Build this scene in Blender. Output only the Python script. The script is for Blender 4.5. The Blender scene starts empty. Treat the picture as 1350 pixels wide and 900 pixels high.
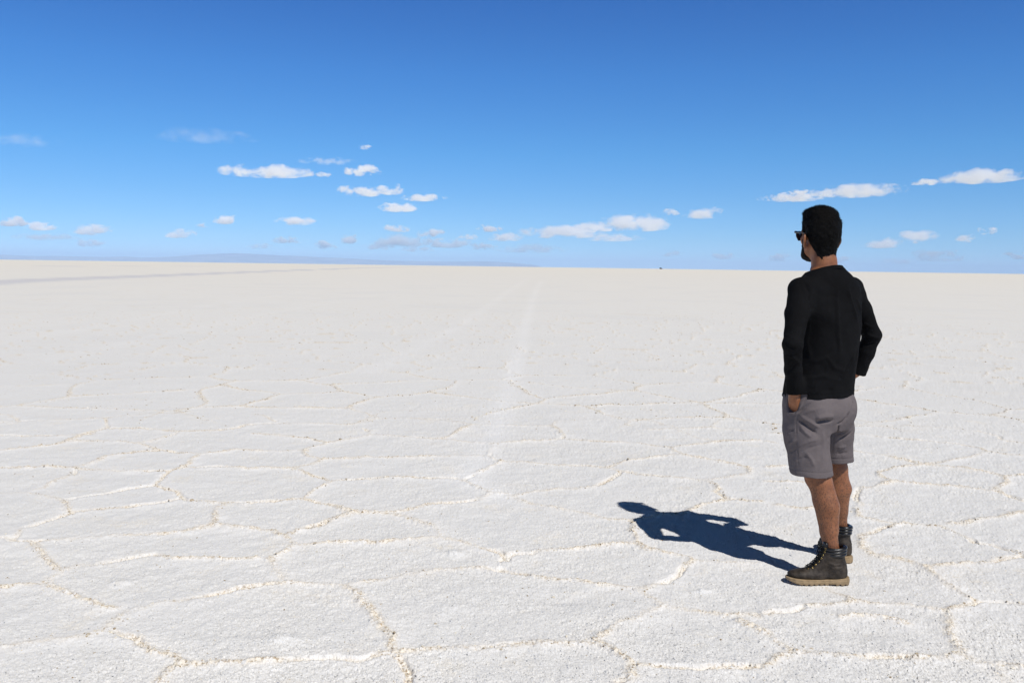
import bpy, math, random
import numpy as np
from mathutils import Vector, Matrix
from mathutils.bvhtree import BVHTree

random.seed(7)
rng = np.random.default_rng(11)
scene = bpy.context.scene
COL = scene.collection
R = math.radians

# ------------------------------------------------------------------ camera
F_PX, W_PX, H_PX = 1150.0, 1350.0, 900.0
CAM_H = 1.47
PITCH = math.atan(99.3 / F_PX)
ROLL = 0.0141
cam_data = bpy.data.cameras.new('camera')
cam_data.sensor_width = 36.0
cam_data.lens = F_PX / W_PX * 36.0
cam_data.clip_start = 0.05
cam_data.clip_end = 400000.0
cam = bpy.data.objects.new('camera', cam_data)
COL.objects.link(cam)
ROT = Matrix.Rotation(math.pi / 2 - PITCH, 3, 'X') @ Matrix.Rotation(ROLL, 3, 'Z')
cam.matrix_world = Matrix.Translation((0, 0, CAM_H)) @ ROT.to_4x4()
scene.camera = cam
ROTN = np.array(ROT)


def ray(px, py):
    """direction in the world of a point of the photograph (1350 x 900)"""
    v = ROTN @ np.array([(px - W_PX / 2) / F_PX, -(py - H_PX / 2) / F_PX, -1.0])
    return v / np.linalg.norm(v)


def on_ground(px, py):
    d = ray(px, py)
    t = CAM_H / -d[2]
    return np.array([d[0] * t, d[1] * t])


# ------------------------------------------------------------------ small helpers
def tag(o, label=None, cat=None, group=None, kind=None):
    if label: o['label'] = label
    if cat: o['category'] = cat
    if group: o['group'] = group
    if kind: o['kind'] = kind
    return o


def link(o, parent=None):
    COL.objects.link(o)
    if parent: o.parent = parent
    return o


def np_mesh(name, V, F, mat=None, parent=None, smooth=True, attrs=None):
    """one mesh object from numpy vertices and quads/triangles"""
    me = bpy.data.meshes.new(name)
    V = np.asarray(V, np.float32)
    F = np.asarray(F, np.int32)
    n = F.shape[1]
    me.vertices.add(len(V)); me.vertices.foreach_set('co', V.ravel())
    me.loops.add(F.size); me.loops.foreach_set('vertex_index', F.ravel())
    me.polygons.add(len(F))
    me.polygons.foreach_set('loop_start', np.arange(len(F), dtype=np.int32) * n)
    me.polygons.foreach_set('loop_total', np.full(len(F), n, np.int32))
    me.polygons.foreach_set('use_smooth', np.full(len(F), smooth, bool))
    me.update(calc_edges=True)
    if attrs:
        for k, a in attrs.items():
            at = me.attributes.new(k, 'FLOAT', 'POINT')
            at.data.foreach_set('value', np.asarray(a, np.float32))
    if mat: me.materials.append(mat)
    return link(bpy.data.objects.new(name, me), parent)


class NT:
    """short hand for building node trees"""
    def __init__(self, tree): self.t = tree
    def n(self, typ, **kw):
        nd = self.t.nodes.new(typ)
        for k, v in kw.items():
            if k.startswith('i_'):
                nd.inputs[int(k[2:]) if k[2:].isdigit() else k[2:].replace('_', ' ')].default_value = v
            else: setattr(nd, k, v)
        return nd
    def l(self, a, b): self.t.links.new(a, b)
    def val(self, x, sock):
        if hasattr(x, 'links'): self.l(x, sock)
        else: sock.default_value = x
    def math(self, op, a, b=0.0, c=None, clamp=False):
        nd = self.t.nodes.new('ShaderNodeMath'); nd.operation = op; nd.use_clamp = clamp
        self.val(a, nd.inputs[0]); self.val(b, nd.inputs[1])
        if c is not None: self.val(c, nd.inputs[2])
        return nd.outputs[0]
    def mapr(self, x, a, b, c, d, smooth=True):
        nd = self.t.nodes.new('ShaderNodeMapRange')
        nd.interpolation_type = 'SMOOTHSTEP' if smooth else 'LINEAR'
        self.val(x, nd.inputs[0])
        for i, q in enumerate((a, b, c, d)): nd.inputs[i + 1].default_value = q
        return nd.outputs[0]
    def mix(self, f, a, b, blend='MIX'):
        nd = self.t.nodes.new('ShaderNodeMix'); nd.data_type = 'RGBA'; nd.blend_type = blend
        self.val(f, nd.inputs[0]); 
        for s, x in ((nd.inputs[6], a), (nd.inputs[7], b)):
            if hasattr(x, 'links'): self.l(x, s)
            else: s.default_value = (*x, 1) if len(x) == 3 else x
        return nd.outputs[2]
    def noise(self, vec, scale, detail=3, rough=0.55, dist=0.0, lac=2.0):
        nd = self.t.nodes.new('ShaderNodeTexNoise')
        if vec is not None: self.l(vec, nd.inputs['Vector'])
        nd.inputs['Scale'].default_value = scale; nd.inputs['Detail'].default_value = detail
        nd.inputs['Roughness'].default_value = rough; nd.inputs['Distortion'].default_value = dist
        nd.inputs['Lacunarity'].default_value = lac
        return nd.outputs['Fac']
    def attr(self, name, typ='GEOMETRY'):
        nd = self.t.nodes.new('ShaderNodeAttribute'); nd.attribute_name = name; nd.attribute_type = typ
        return nd.outputs['Fac']


def new_mat(name):
    m = bpy.data.materials.new(name); m.use_nodes = True
    t = m.node_tree
    b = next(n for n in t.nodes if n.type == 'BSDF_PRINCIPLED')
    return m, NT(t), b


def simple(name, col, rough=0.6, spec=0.3, nscale=0, namp=0.25, bump=0.0, bscale=200, bdist=0.002, metal=0.0):
    m, t, b = new_mat(name)
    co = t.n('ShaderNodeTexCoord').outputs['Object']
    if nscale:
        f = t.noise(co, nscale, 5, 0.6)
        f = t.mapr(f, 0.3, 0.7, 1 - namp, 1 + namp)
        mx = t.n('ShaderNodeMix', data_type='RGBA', blend_type='MULTIPLY'); mx.inputs[0].default_value = 1
        mx.inputs[6].default_value = (*col, 1)
        cb = t.n('ShaderNodeCombineColor')
        for i in range(3): t.l(f, cb.inputs[i])
        t.l(cb.outputs[0], mx.inputs[7]); t.l(mx.outputs[2], b.inputs['Base Color'])
    else:
        b.inputs['Base Color'].default_value = (*col, 1)
    b.inputs['Roughness'].default_value = rough
    b.inputs['Specular IOR Level'].default_value = spec
    b.inputs['Metallic'].default_value = metal
    if bump:
        bm = t.n('ShaderNodeBump'); bm.inputs['Strength'].default_value = bump; bm.inputs['Distance'].default_value = bdist
        t.l(t.noise(co, bscale, 4, 0.6), bm.inputs['Height']); t.l(bm.outputs[0], b.inputs['Normal'])
    return m


# ------------------------------------------------------------------ sun, sky, exposure
SUN_EL = R(53.3)
SUN_TRAVEL = np.array([-0.561, 0.828])                 # the way shadows point on the ground
sd = Vector((-SUN_TRAVEL[0], -SUN_TRAVEL[1], 0)).normalized() * math.cos(SUN_EL) + Vector((0, 0, math.sin(SUN_EL)))
sun_l = bpy.data.lights.new('sun', 'SUN'); sun_l.energy = SUN_STRENGTH = 4.0
sun_l.angle = R(0.53); sun_l.color = (1.0, 0.97, 0.93)
sun = link(bpy.data.objects.new('sun', sun_l))
sun.rotation_euler = sd.to_track_quat('Z', 'Y').to_euler()
sun.location = (0, 0, 30)

world = bpy.data.worlds.new('World'); scene.world = world; world.use_nodes = True
wt = NT(world.node_tree)
bg = next(n for n in world.node_tree.nodes if n.type == 'BACKGROUND')
sky = wt.n('ShaderNodeTexSky', sky_type='NISHITA', sun_disc=False, sun_elevation=SUN_EL,
           sun_rotation=math.atan2(sd.x, sd.y), altitude=3650.0, air_density=1.0, dust_density=0.3, ozone_density=2.0)
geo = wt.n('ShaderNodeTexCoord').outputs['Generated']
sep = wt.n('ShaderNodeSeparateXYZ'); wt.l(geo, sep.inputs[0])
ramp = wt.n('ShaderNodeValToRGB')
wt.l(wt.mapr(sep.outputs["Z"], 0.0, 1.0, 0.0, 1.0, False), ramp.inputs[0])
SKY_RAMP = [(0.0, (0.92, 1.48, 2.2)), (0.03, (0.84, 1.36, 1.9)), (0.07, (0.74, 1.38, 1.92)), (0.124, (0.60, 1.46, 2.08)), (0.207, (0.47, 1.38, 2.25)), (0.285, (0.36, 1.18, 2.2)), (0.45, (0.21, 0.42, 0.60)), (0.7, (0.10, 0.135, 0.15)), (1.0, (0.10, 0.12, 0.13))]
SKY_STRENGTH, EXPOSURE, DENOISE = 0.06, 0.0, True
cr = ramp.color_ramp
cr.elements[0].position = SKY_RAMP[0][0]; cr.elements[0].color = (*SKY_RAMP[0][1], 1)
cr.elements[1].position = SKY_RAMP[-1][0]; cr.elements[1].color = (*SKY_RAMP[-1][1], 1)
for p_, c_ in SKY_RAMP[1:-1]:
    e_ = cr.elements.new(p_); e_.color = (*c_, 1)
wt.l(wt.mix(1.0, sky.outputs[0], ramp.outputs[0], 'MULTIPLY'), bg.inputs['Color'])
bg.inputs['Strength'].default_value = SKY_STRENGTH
scene.view_settings.view_transform = 'Standard'
scene.view_settings.look = 'None'
scene.view_settings.exposure = EXPOSURE
scene.view_settings.gamma = 1.0
scene.view_settings.use_curve_mapping = False
scene.render.engine = 'CYCLES'
scene.cycles.use_denoising = DENOISE
try:
    scene.cycles.denoiser = 'OPENIMAGEDENOISE'; scene.cycles.denoising_input_passes = 'RGB_ALBEDO_NORMAL'; scene.cycles.denoising_prefilter = 'ACCURATE'; scene.cycles.denoising_quality = 'HIGH'
except Exception: pass
scene.cycles.max_bounces = 16
scene.cycles.diffuse_bounces = 3
scene.cycles.volume_bounces = 14
scene.cycles.use_adaptive_sampling = False
HAZE_COLOR = (0.51, 0.71, 1.0)
HAZE_DENSITY = 5.2e-5
CLOUD_ALT = 1500.0
CLOUD_TAU = 12.0
# ------------------------------------------------------------------ salt flat
EARTH = 6371000.0


def vnoise2(x, y, seed):
    """smooth value noise on numpy arrays"""
    tab = np.random.default_rng(seed).random((256, 256)).astype(np.float32)
    xi = np.floor(x).astype(np.int64); yi = np.floor(y).astype(np.int64)
    fx = (x - xi).astype(np.float32); fy = (y - yi).astype(np.float32)
    fx = fx * fx * (3 - 2 * fx); fy = fy * fy * (3 - 2 * fy)
    a = tab[xi & 255, yi & 255]; b = tab[(xi + 1) & 255, yi & 255]
    c = tab[xi & 255, (yi + 1) & 255]; d = tab[(xi + 1) & 255, (yi + 1) & 255]
    return (a + (b - a) * fx) * (1 - fy) + (c + (d - c) * fx) * fy


def fbm2(x, y, seed, octaves=3, gain=0.5):
    s = 0; amp = 1; tot = 0
    for k in range(octaves):
        s = s + amp * vnoise2(x * 2 ** k + 17.3 * k, y * 2 ** k - 9.1 * k, seed + k); tot += amp; amp *= gain
    return s / tot


def sstep(a, b, x):
    t = np.clip((x - a) / (b - a), 0, 1)
    return t * t * (3 - 2 * t)


# ridges of the crust: eight blocks of broken lines, noted as plan positions through ground points
PANELS = {
 (0, 520): ["0,295 100,285 240,268 360,240 450,205 545,178 560,150 540,122", "540,122 640,108 760,102 960,95 1000,85",
  "545,178 720,178 870,190 940,195 1060,188 1200,180 1280,160 1350,155", "360,240 480,242 620,242 740,262 830,292 960,308 1060,315 1160,305 1240,290 1350,298",
  "940,195 840,230 720,252", "830,292 640,310 540,332 470,362 390,385", "0,385 160,382 300,382 400,390 560,395 720,400 850,405 900,400 960,382 1040,382 1200,380 1350,388",
  "960,382 1000,340 1060,315", "900,400 850,440 820,475", "820,475 680,490 540,525 380,548 330,552", "400,390 380,420 270,462 220,490 170,500",
  "0,512 100,510 170,520 280,540 330,560 350,595 370,620", "370,615 300,645 220,672 110,710", "370,612 520,598 700,582 880,560 950,540",
  "820,475 880,495 940,525 970,555 1120,570 1240,570 1350,568", "1190,575 1130,620 1130,670 1120,695 1000,715", "0,150 90,142 300,135 540,122",
  "0,105 60,110 90,142", "0,215 180,215 350,215 500,205", "0,40 140,55 300,30 520,22", "0,78 200,72 400,72 600,58 840,55", "700,10 840,55 1000,85", "900,20 1100,25 1350,30"],
 (0, 690): ["110,40 60,90", "0,75 40,70 70,98 150,98 200,150 250,190 290,230 300,260", "190,95 360,80 500,68 700,62 850,55 960,45 1060,20 1130,15 1250,25 1350,38",
  "240,300 300,260 410,220 500,215 680,182 800,160 900,188 1200,188 1350,188", "0,338 130,320 240,318", "240,318 320,355 430,405 560,440 620,445",
  "540,560 600,520 660,470 760,445 870,418 980,402 1140,372 1260,342 1350,325", "0,650 160,630 320,612 460,585 540,562", "540,562 680,602 800,655 900,690 970,738",
  "970,738 1100,738 1180,728 1350,735", "970,738 900,765 830,834"],
 (330, 520): ["0,158 100,150 230,152 400,152 530,158 600,130 700,92 640,75 560,70 380,62 180,50", "0,100 60,108 130,140", "700,92 850,85 1060,75 1220,72 1350,80",
  "1350,10 1220,25 1220,70", "1220,25 1080,12 1030,0", "710,122 900,130 1060,140 1160,160 1340,160", "1160,160 1080,200 1010,228",
  "600,180 630,210 780,222 960,232 1010,230 1100,245 1250,255 1270,262 1350,250", "630,212 480,235 400,255 290,288 240,292 0,295", "290,290 300,325 370,342",
  "370,345 520,340 700,332 900,328 1160,322 1240,325 1310,350", "1265,265 1245,320", "370,345 270,378 210,388", "60,380 210,390 300,418 370,435 420,460",
  "420,455 540,440 760,435 960,435 1070,435 1120,445", "1310,350 1200,405 1120,445", "1120,445 1200,490 1260,520 1350,525", "420,460 340,500 280,545",
  "0,568 140,560 280,550", "280,550 370,570 460,590 540,615", "540,620 700,620 820,605 900,585 1050,568 1200,550 1260,522", "540,620 460,650 350,690 250,715",
  "700,620 810,640 870,660 940,685 990,715", "0,205 150,212 300,230 400,252"],
 (330, 690): ["400,0 300,20 210,58", "0,35 120,45 190,70 230,105", "240,115 380,100 560,98 800,95 1000,78", "930,0 980,35 1000,75", "1000,78 1100,90 1200,125 1310,160 1350,190",
  "230,115 180,150 120,190 130,235 170,290", "0,340 100,315 220,312 360,318 490,325", "490,325 620,310 720,285 830,262 960,245 1120,238 1220,228 1330,245",
  "490,328 560,380 640,460 690,550 730,590 750,650 770,685", "0,735 220,718 420,700 560,705 660,685 770,682", "770,682 900,665 1060,650 1220,645 1350,632", "770,685 800,740 840,780 830,834"],
 (660, 520): ["280,0 360,25 450,60", "450,60 560,45 720,38 900,35", "450,60 560,78 640,95 710,80", "620,95 640,120 670,125", "640,122 460,132 290,140 270,165 310,190 330,228",
  "30,160 110,165 270,165", "0,255 120,245 330,232", "330,232 460,240 560,250 700,255", "710,80 940,80 1060,105 1180,122", "780,135 900,165 1010,225 1090,240", "670,125 780,135", "790,185 940,180 1100,170 1250,188 1350,200",
  "1180,122 1120,150 1100,170", "700,255 810,270 890,278 920,300 960,318", "890,275 1010,262 1150,245 1350,242", "960,318 1060,335 1160,352 1280,378 1310,388", "960,318 840,325 720,340 620,360 560,382",
  "0,355 140,358 300,370 450,372 560,385", "560,385 620,402 720,418 860,432 980,438 1080,450", "620,405 580,445 530,465 480,485 300,495 180,505 100,525 40,540",
  "40,540 120,560 240,580 380,610 520,645 640,660 680,665", "1080,450 1160,435 1300,412 1310,388", "1080,450 1130,475 1160,530 1200,548", "1200,548 1290,555 1350,560",
  "1200,548 1100,570 1000,600 960,625 820,640 690,662", "680,665 690,715", "0,70 200,72 450,62", "900,35 1060,60 1350,65"],
 (660, 690): ["690,0 700,50 710,105", "0,195 60,160 240,145 400,128 560,112 710,105", "710,105 800,140 900,165 1000,190", "1000,190 1180,205 1350,210",
  "1000,195 940,235 890,285 850,315 770,335 710,350", "0,230 100,255 240,285 380,300 480,325 600,335 710,350", "710,350 770,385 830,420 860,435", "860,435 1000,450 1150,475 1350,485",
  "860,430 740,475 640,510 560,570 500,610", "0,640 120,632 300,630 500,625", "500,615 550,640 610,670 680,730 700,750", "700,750 860,748 1060,750 1200,750 1350,755", "690,750 680,800 610,834"],
 (1010, 520): ["780,10 1000,40 1100,95 1200,100 1350,130", "500,75 560,95", "740,120 760,150 790,155", "460,165 760,165 880,170 1000,180 1100,190 1170,205 1240,240 1310,250",
  "750,115 880,90 1000,80 1100,95", "470,205 690,230 850,242 1000,258 1100,275 1170,300 1350,320", "470,300 640,325 740,345 820,365", "820,365 960,345 1080,320 1170,300",
  "820,365 900,372 1030,382 1150,405 1250,430 1270,460", "820,365 700,380 590,405", "590,405 600,435 660,455", "660,455 570,485 480,505 470,540", "660,455 850,475 1000,480 1130,500 1200,505",
  "1270,460 1200,505 1260,530 1350,560", "480,640 570,660 680,675 800,685 910,690 960,710", "960,680 1080,665 1180,645 1350,620", "0,205 90,205", "0,380 100,375", "0,455 150,460 210,465",
  "60,580 200,598 260,590", "0,245 60,255", "560,95 660,105 740,118", "1310,250 1350,255", "1250,430 1350,420", "470,540 480,640"],
 (1010, 690): ["720,0 840,15 920,15 1000,55 1090,95 1180,110 1280,140 1350,165", "500,70 560,50 640,18 720,0", "500,70 490,120 540,165", "540,165 690,185 810,215 860,225", "860,225 1000,208 1150,200 1340,175",
  "820,225 900,285 970,330 1050,375 1110,405", "1110,405 1230,400 1350,410", "1110,405 1040,440 960,465", "960,465 840,450 720,420 620,425 480,415", "480,415 370,420 200,440 80,455 0,475",
  "300,335 370,365 440,390 480,415", "960,465 960,540 990,610 1020,680", "1020,685 1100,725 1180,745 1350,760", "1020,685 860,705 720,712 500,700 280,690 150,675",
  "0,580 60,630 150,675", "150,675 60,710 0,750", "400,490 560,488 680,510 740,530", "1200,745 1220,800 1240,834", "-120,520 -60,550 0,580"],
}
RIDGES = []
for (ox, oy), lines in PANELS.items():
    for ln in lines:
        P = [tuple(map(float, q.split(','))) for q in ln.split()]
        RIDGES.append(np.array([on_ground(ox + a * 340 / 1350, oy + b * 340 / 1350) for a, b in P]))

# distance field round those lines, 8 mm cells, jagged on purpose
CX0, CY0, CS, CNX, CNY = -6.5, 2.3, 0.008, 1700, 1000
DIST = np.full((CNX, CNY), 0.6, np.float32)
STR = np.zeros((CNX, CNY), np.float32)
gx = CX0 + CS * np.arange(CNX, dtype=np.float32); gy = CY0 + CS * np.arange(CNY, dtype=np.float32)
for P in RIDGES:
    # break long spans with small random offsets
    Q = [P[0]]
    for a, b in zip(P[:-1], P[1:]):
        L = np.linalg.norm(b - a); m = max(1, int(L / 0.09))
        for i in range(1, m + 1):
            q = a + (b - a) * i / m
            Q.append(q + (rng.normal(0, 0.012, 2) if i < m else 0))
    s0 = rng.uniform(0.75, 1.15); ph = rng.uniform(0, 50)
    for k, (a, b) in enumerate(zip(Q[:-1], Q[1:])):
        st = s0 * (0.6 + 0.75 * float(vnoise2(np.array([k * 0.22 + ph]), np.array([3.3]), 5)[0]))
        m = 0.3
        i0, i1 = np.clip(((min(a[0], b[0]) - m - CX0) / CS, (max(a[0], b[0]) + m - CX0) / CS), 0, CNX).astype(int)
        j0, j1 = np.clip(((min(a[1], b[1]) - m - CY0) / CS, (max(a[1], b[1]) + m - CY0) / CS), 0, CNY).astype(int)
        if i1 <= i0 or j1 <= j0: continue
        X = gx[i0:i1, None]; Y = gy[None, j0:j1]; d = b - a; LL = float(d @ d) + 1e-9
        t = np.clip(((X - a[0]) * d[0] + (Y - a[1]) * d[1]) / LL, 0, 1)
        r = np.sqrt((X - a[0] - t * d[0]) ** 2 + (Y - a[1] - t * d[1]) ** 2)
        w = DIST[i0:i1, j0:j1]; better = r < w
        STR[i0:i1, j0:j1][better] = st
        w[better] = r[better]


def sample(A, x, y, outside):
    u = (x - CX0) / CS; v = (y - CY0) / CS
    ok = (u > 0) & (u < CNX - 1.001) & (v > 0) & (v < CNY - 1.001)
    u = np.clip(u, 0, CNX - 1.001); v = np.clip(v, 0, CNY - 1.001)
    i = u.astype(int); j = v.astype(int); fu = u - i; fv = v - j
    r = (A[i, j] * (1 - fu) + A[i + 1, j] * fu) * (1 - fv) + (A[i, j + 1] * (1 - fu) + A[i + 1, j + 1] * fu) * fv
    return np.where(ok, r, outside)


# polar grid: rows crowd where the eye sees them large
AW = 53.9
fan = np.arange(-AW, AW + .0001, 0.055)
ang = np.concatenate([fan, np.arange(57, 304, 3.0)])
ang = np.radians(ang)
k0 = 872.0 * CAM_H
rad = np.concatenate([np.geomspace(0.4, 2.6, 10), k0 / np.arange(k0 / 2.72, k0 / 12.0, -0.65), k0 / np.arange(k0 / 12.2, k0 / 250, -1.2), np.geomspace(262, 46000, 46)])
NR, NA = len(rad), len(ang)
rr = np.repeat(rad, NA); aa = np.tile(ang, NR)
gxv = rr * np.sin(aa); gyv = rr * np.cos(aa)
jit = np.where((rr > 2.7) & (rr < 11) & (gyv > rr * .62), 1.0, 0.0)
gxv += jit * rng.normal(0, 0.0012, len(gxv)); gyv += jit * rng.normal(0, 0.002, len(gxv))
wx = gxv + 0.05 * (fbm2(gxv * 9, gyv * 9, 21) - 0.5); wy = gyv + 0.05 * (fbm2(gxv * 9, gyv * 9, 31) - 0.5)
dist = sample(DIST, wx, wy, 0.6); stg = sample(STR, wx, wy, 0.0)
inzone = sstep(1.16, 1.02, np.abs(gxv) / np.maximum(gyv, 0.1) / (675 / 1150)) * sstep(8.9, 7.6, gyv) * sstep(2.3, 2.6, gyv) * (gyv > 0)
edge = sstep(53.5, 45, np.abs(np.degrees(np.arctan2(gxv, gyv))))
nearf = sstep(14, 8, rr) * edge
wid = 0.010 + 0.019 * fbm2(gxv * 3, gyv * 3, 41)
nearf = np.where(rr < 26, np.maximum(nearf, sstep(26, 12, rr) * .6 * edge), nearf)
brk = sstep(0.30, 0.62, fbm2(gxv * 4.5, gyv * 4.5, 47, 3))
ridge = np.exp(-(dist / wid) ** 2) * np.clip(stg, 0, 1.3) * inzone * (0.45 + 0.75 * brk)
halo = np.exp(-(dist / 0.075) ** 2) * np.clip(stg + 0.2, 0, 1.2) * inzone
# beyond the surveyed plates the net goes on: cells of about the same size, jittered
sel = np.where((gyv > 6.5) & (rr < 30) & (np.abs(gxv) < gyv * 1.3))[0]
CELL = 1.22
sx_ = gxv[sel] + .30 * (fbm2(gxv[sel] * 1.3, gyv[sel] * 1.3, 141) - .5) + .05 * (fbm2(gxv[sel] * 9, gyv[sel] * 9, 151) - .5)
sy_ = gyv[sel] + .30 * (fbm2(gxv[sel] * 1.3, gyv[sel] * 1.3, 161) - .5) + .05 * (fbm2(gxv[sel] * 9, gyv[sel] * 9, 171) - .5)
sx_ /= CELL; sy_ /= CELL
jt = np.random.default_rng(5).random((128, 128, 2)); ix = np.floor(sx_).astype(int); iy = np.floor(sy_).astype(int)
f1 = np.full(len(sel), 99.); c1 = np.zeros((len(sel), 2))
cand = []
for a in (-1, 0, 1):
    for b_ in (-1, 0, 1):
        j_ = jt[(ix + a) & 127, (iy + b_) & 127]; cxy = np.stack([ix + a + j_[:, 0], iy + b_ + j_[:, 1]], 1); cand.append(cxy)
        q = (cxy[:, 0] - sx_) ** 2 + (cxy[:, 1] - sy_) ** 2; w = q < f1; f1[w] = q[w]; c1[w] = cxy[w]
ed = np.full(len(sel), 9.)
for cxy in cand:
    dv_ = cxy - c1; L_ = np.hypot(dv_[:, 0], dv_[:, 1]); okc = L_ > 1e-6
    e_ = ((cxy[:, 0] + c1[:, 0]) / 2 - sx_) * dv_[:, 0] + ((cxy[:, 1] + c1[:, 1]) / 2 - sy_) * dv_[:, 1]
    ed = np.where(okc, np.minimum(ed, e_ / np.maximum(L_, 1e-6)), ed)
farw = edge[sel] * (1 - inzone[sel]) * sstep(30, 22, rr[sel])
fst = .65 + .75 * fbm2(gxv[sel] * .9, gyv[sel] * .9, 181, 3)
dist[sel] = np.where(inzone[sel] > .5, dist[sel], ed * CELL)
farridge = np.zeros(len(gxv)); farhalo = np.zeros(len(gxv))
farridge[sel] = np.exp(-(ed * CELL / (.012 + .018 * fbm2(gxv[sel] * 3, gyv[sel] * 3, 41))) ** 2) * fst * farw
farhalo[sel] = np.exp(-(ed * CELL / .075) ** 2) * fst * farw * .8
grain = rng.normal(0, 1, len(gxv)).astype(np.float32)
fine = fbm2(gxv * 60, gyv * 60, 51, 2) - 0.5
mid = fbm2(gxv * 14, gyv * 14, 61, 3) - 0.5
low = fbm2(gxv * 2.2, gyv * 2.2, 71, 3) - 0.5
ridge = np.maximum(ridge, farridge * (.45 + .75 * brk)); halo = np.maximum(halo, farhalo)
crust = sstep(0.35, 0.75, fbm2(gxv * 45, gyv * 45, 81, 2))
gz = nearf * ((0.72 + 0.45 * sstep(.34, .66, fbm2(gxv * 2.6, gyv * 2.6, 311, 3))) * (0.0012 * grain + 0.0048 * fine) + 0.010 * mid + 0.018 * low)
gz += ridge * (0.004 + 0.008 * crust) + halo * 0.005
# crack running beside the crest in places
crk = np.exp(-((dist - 0.008) / 0.009) ** 2) * sstep(0.52, 0.72, fbm2(gxv * 2.7, gyv * 2.7, 91, 2)) * inzone * (stg > 0.5)
gz -= 0.022 * crk
# a few raised blisters and hollows inside the plates
for bx_, by_, bw, ba in ((376, 845, 0.10, 0.02), (745, 790, 0.16, -0.012), (1140, 830, 0.2, -0.012), (160, 770, .1, .012), (600, 730, .09, .012), (925, 780, .06, .015)):
    c = on_ground(bx_, by_)
    gz += ba * np.exp(-((gxv - c[0]) ** 2 + ((gyv - c[1]) * 1.6) ** 2) / bw ** 2 * 2) * (0.5 + fbm2(gxv * 8, gyv * 8, 99))
FOOT_SPOTS = [(1.46, 4.03), (1.71, 4.38)]
for fx, fy_ in FOOT_SPOTS:                                  # trodden flat under the boots
    w_ = sstep(.24, .12, np.hypot(gxv - fx, gyv - fy_)); gz = gz * (1 - w_) + w_ * (-.001 + .0008 * grain)
gz -= rr ** 2 / (2 * EARTH)
# wheel tracks pressed into the crust
TRACKS = [([(713, 371), (706, 385), (698, 410), (690, 440), (681, 475), (672, 510), (655, 560), (640, 600), (615, 630), (660, 655)], 0.13, 1.0),
          ([(699, 366), (676, 380), (645, 402), (612, 425), (575, 446), (535, 468), (490, 490)], 0.16, 0.6),
          ([(0, 452), (120, 432), (260, 405), (400, 385)], 0.2, 0.35), ([(60, 475), (220, 440), (380, 408), (500, 388)], 0.2, 0.35)]
track = np.zeros(len(gxv), np.float32)
fw = np.where((gyv > 2.5) & (rr < 260))[0]
for pts, w, s in TRACKS:
    G_ = [on_ground(*p) for p in pts]
    dmin = np.full(len(fw), 1e3, np.float32)
    for a, b in zip(G_[:-1], G_[1:]):
        d = b - a; t = np.clip(((gxv[fw] - a[0]) * d[0] + (gyv[fw] - a[1]) * d[1]) / (d @ d), 0, 1)
        dmin = np.minimum(dmin, np.hypot(gxv[fw] - a[0] - t * d[0], gyv[fw] - a[1] - t * d[1]))
    ww = w + 0.0012 * rr[fw]
    track[fw] = np.maximum(track[fw], s * np.exp(-(dmin / ww) ** 2) * (0.4 + 0.9 * fbm2(gxv[fw] * 1.5, gyv[fw] * 0.6, 7)))
# the damp, greyer vehicle track far off on the left and its fainter neighbour
DAMP = [([(-420, 396), (-150, 381), (0, 371.0), (200, 363.6), (390, 356.2), (470, 353.4), (535, 352.0), (600, 350.8)], 2.3, 1.0), ([(-300, 354), (0, 350.3), (150, 350.6), (260, 350.9)], 4.5, .45)]
damp = np.zeros(len(gxv), np.float32)
fw = np.where((gyv > 20) & (rr < 1800) & (gxv < 20))[0]
for pts, w, s in DAMP:
    G_ = [on_ground(*p) for p in pts]; dmin = np.full(len(fw), 1e5, np.float32)
    for a, b in zip(G_[:-1], G_[1:]):
        d = b - a; t = np.clip(((gxv[fw] - a[0]) * d[0] + (gyv[fw] - a[1]) * d[1]) / (d @ d), 0, 1)
        dmin = np.minimum(dmin, np.hypot(gxv[fw] - a[0] - t * d[0], gyv[fw] - a[1] - t * d[1]))
    damp[fw] = np.maximum(damp[fw], s * sstep(1.45, .55, dmin / w))
idx = np.arange(NR * NA).reshape(NR, NA)
a_ = idx[:-1]; b_ = idx[1:]
quads = np.stack([a_, np.roll(a_, -1, 1), np.roll(b_, -1, 1), b_], -1).reshape(-1, 4)[:, ::-1]
V = np.stack([gxv, gyv, gz], 1)
# close the middle with a ring of quads onto one small inner ring
inner = np.stack([0.02 * np.sin(ang), 0.02 * np.cos(ang), np.zeros(NA)], 1)
base = len(V); V = np.concatenate([V, inner])
ii = base + np.arange(NA)
q0 = np.stack([ii, np.roll(ii, -1), np.roll(idx[0], -1), idx[0]], 1)[:, ::-1]
quads = np.concatenate([quads, q0])
pad = np.zeros(NA)

salt, t, b = new_mat('salt_crust')
co = t.n('ShaderNodeTexCoord').outputs['Object']
rid = t.math('MULTIPLY', t.attr('ridge'), 1.1, clamp=True); hal = t.attr('halo'); trk = t.attr('track'); zone = t.attr('zone')
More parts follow.
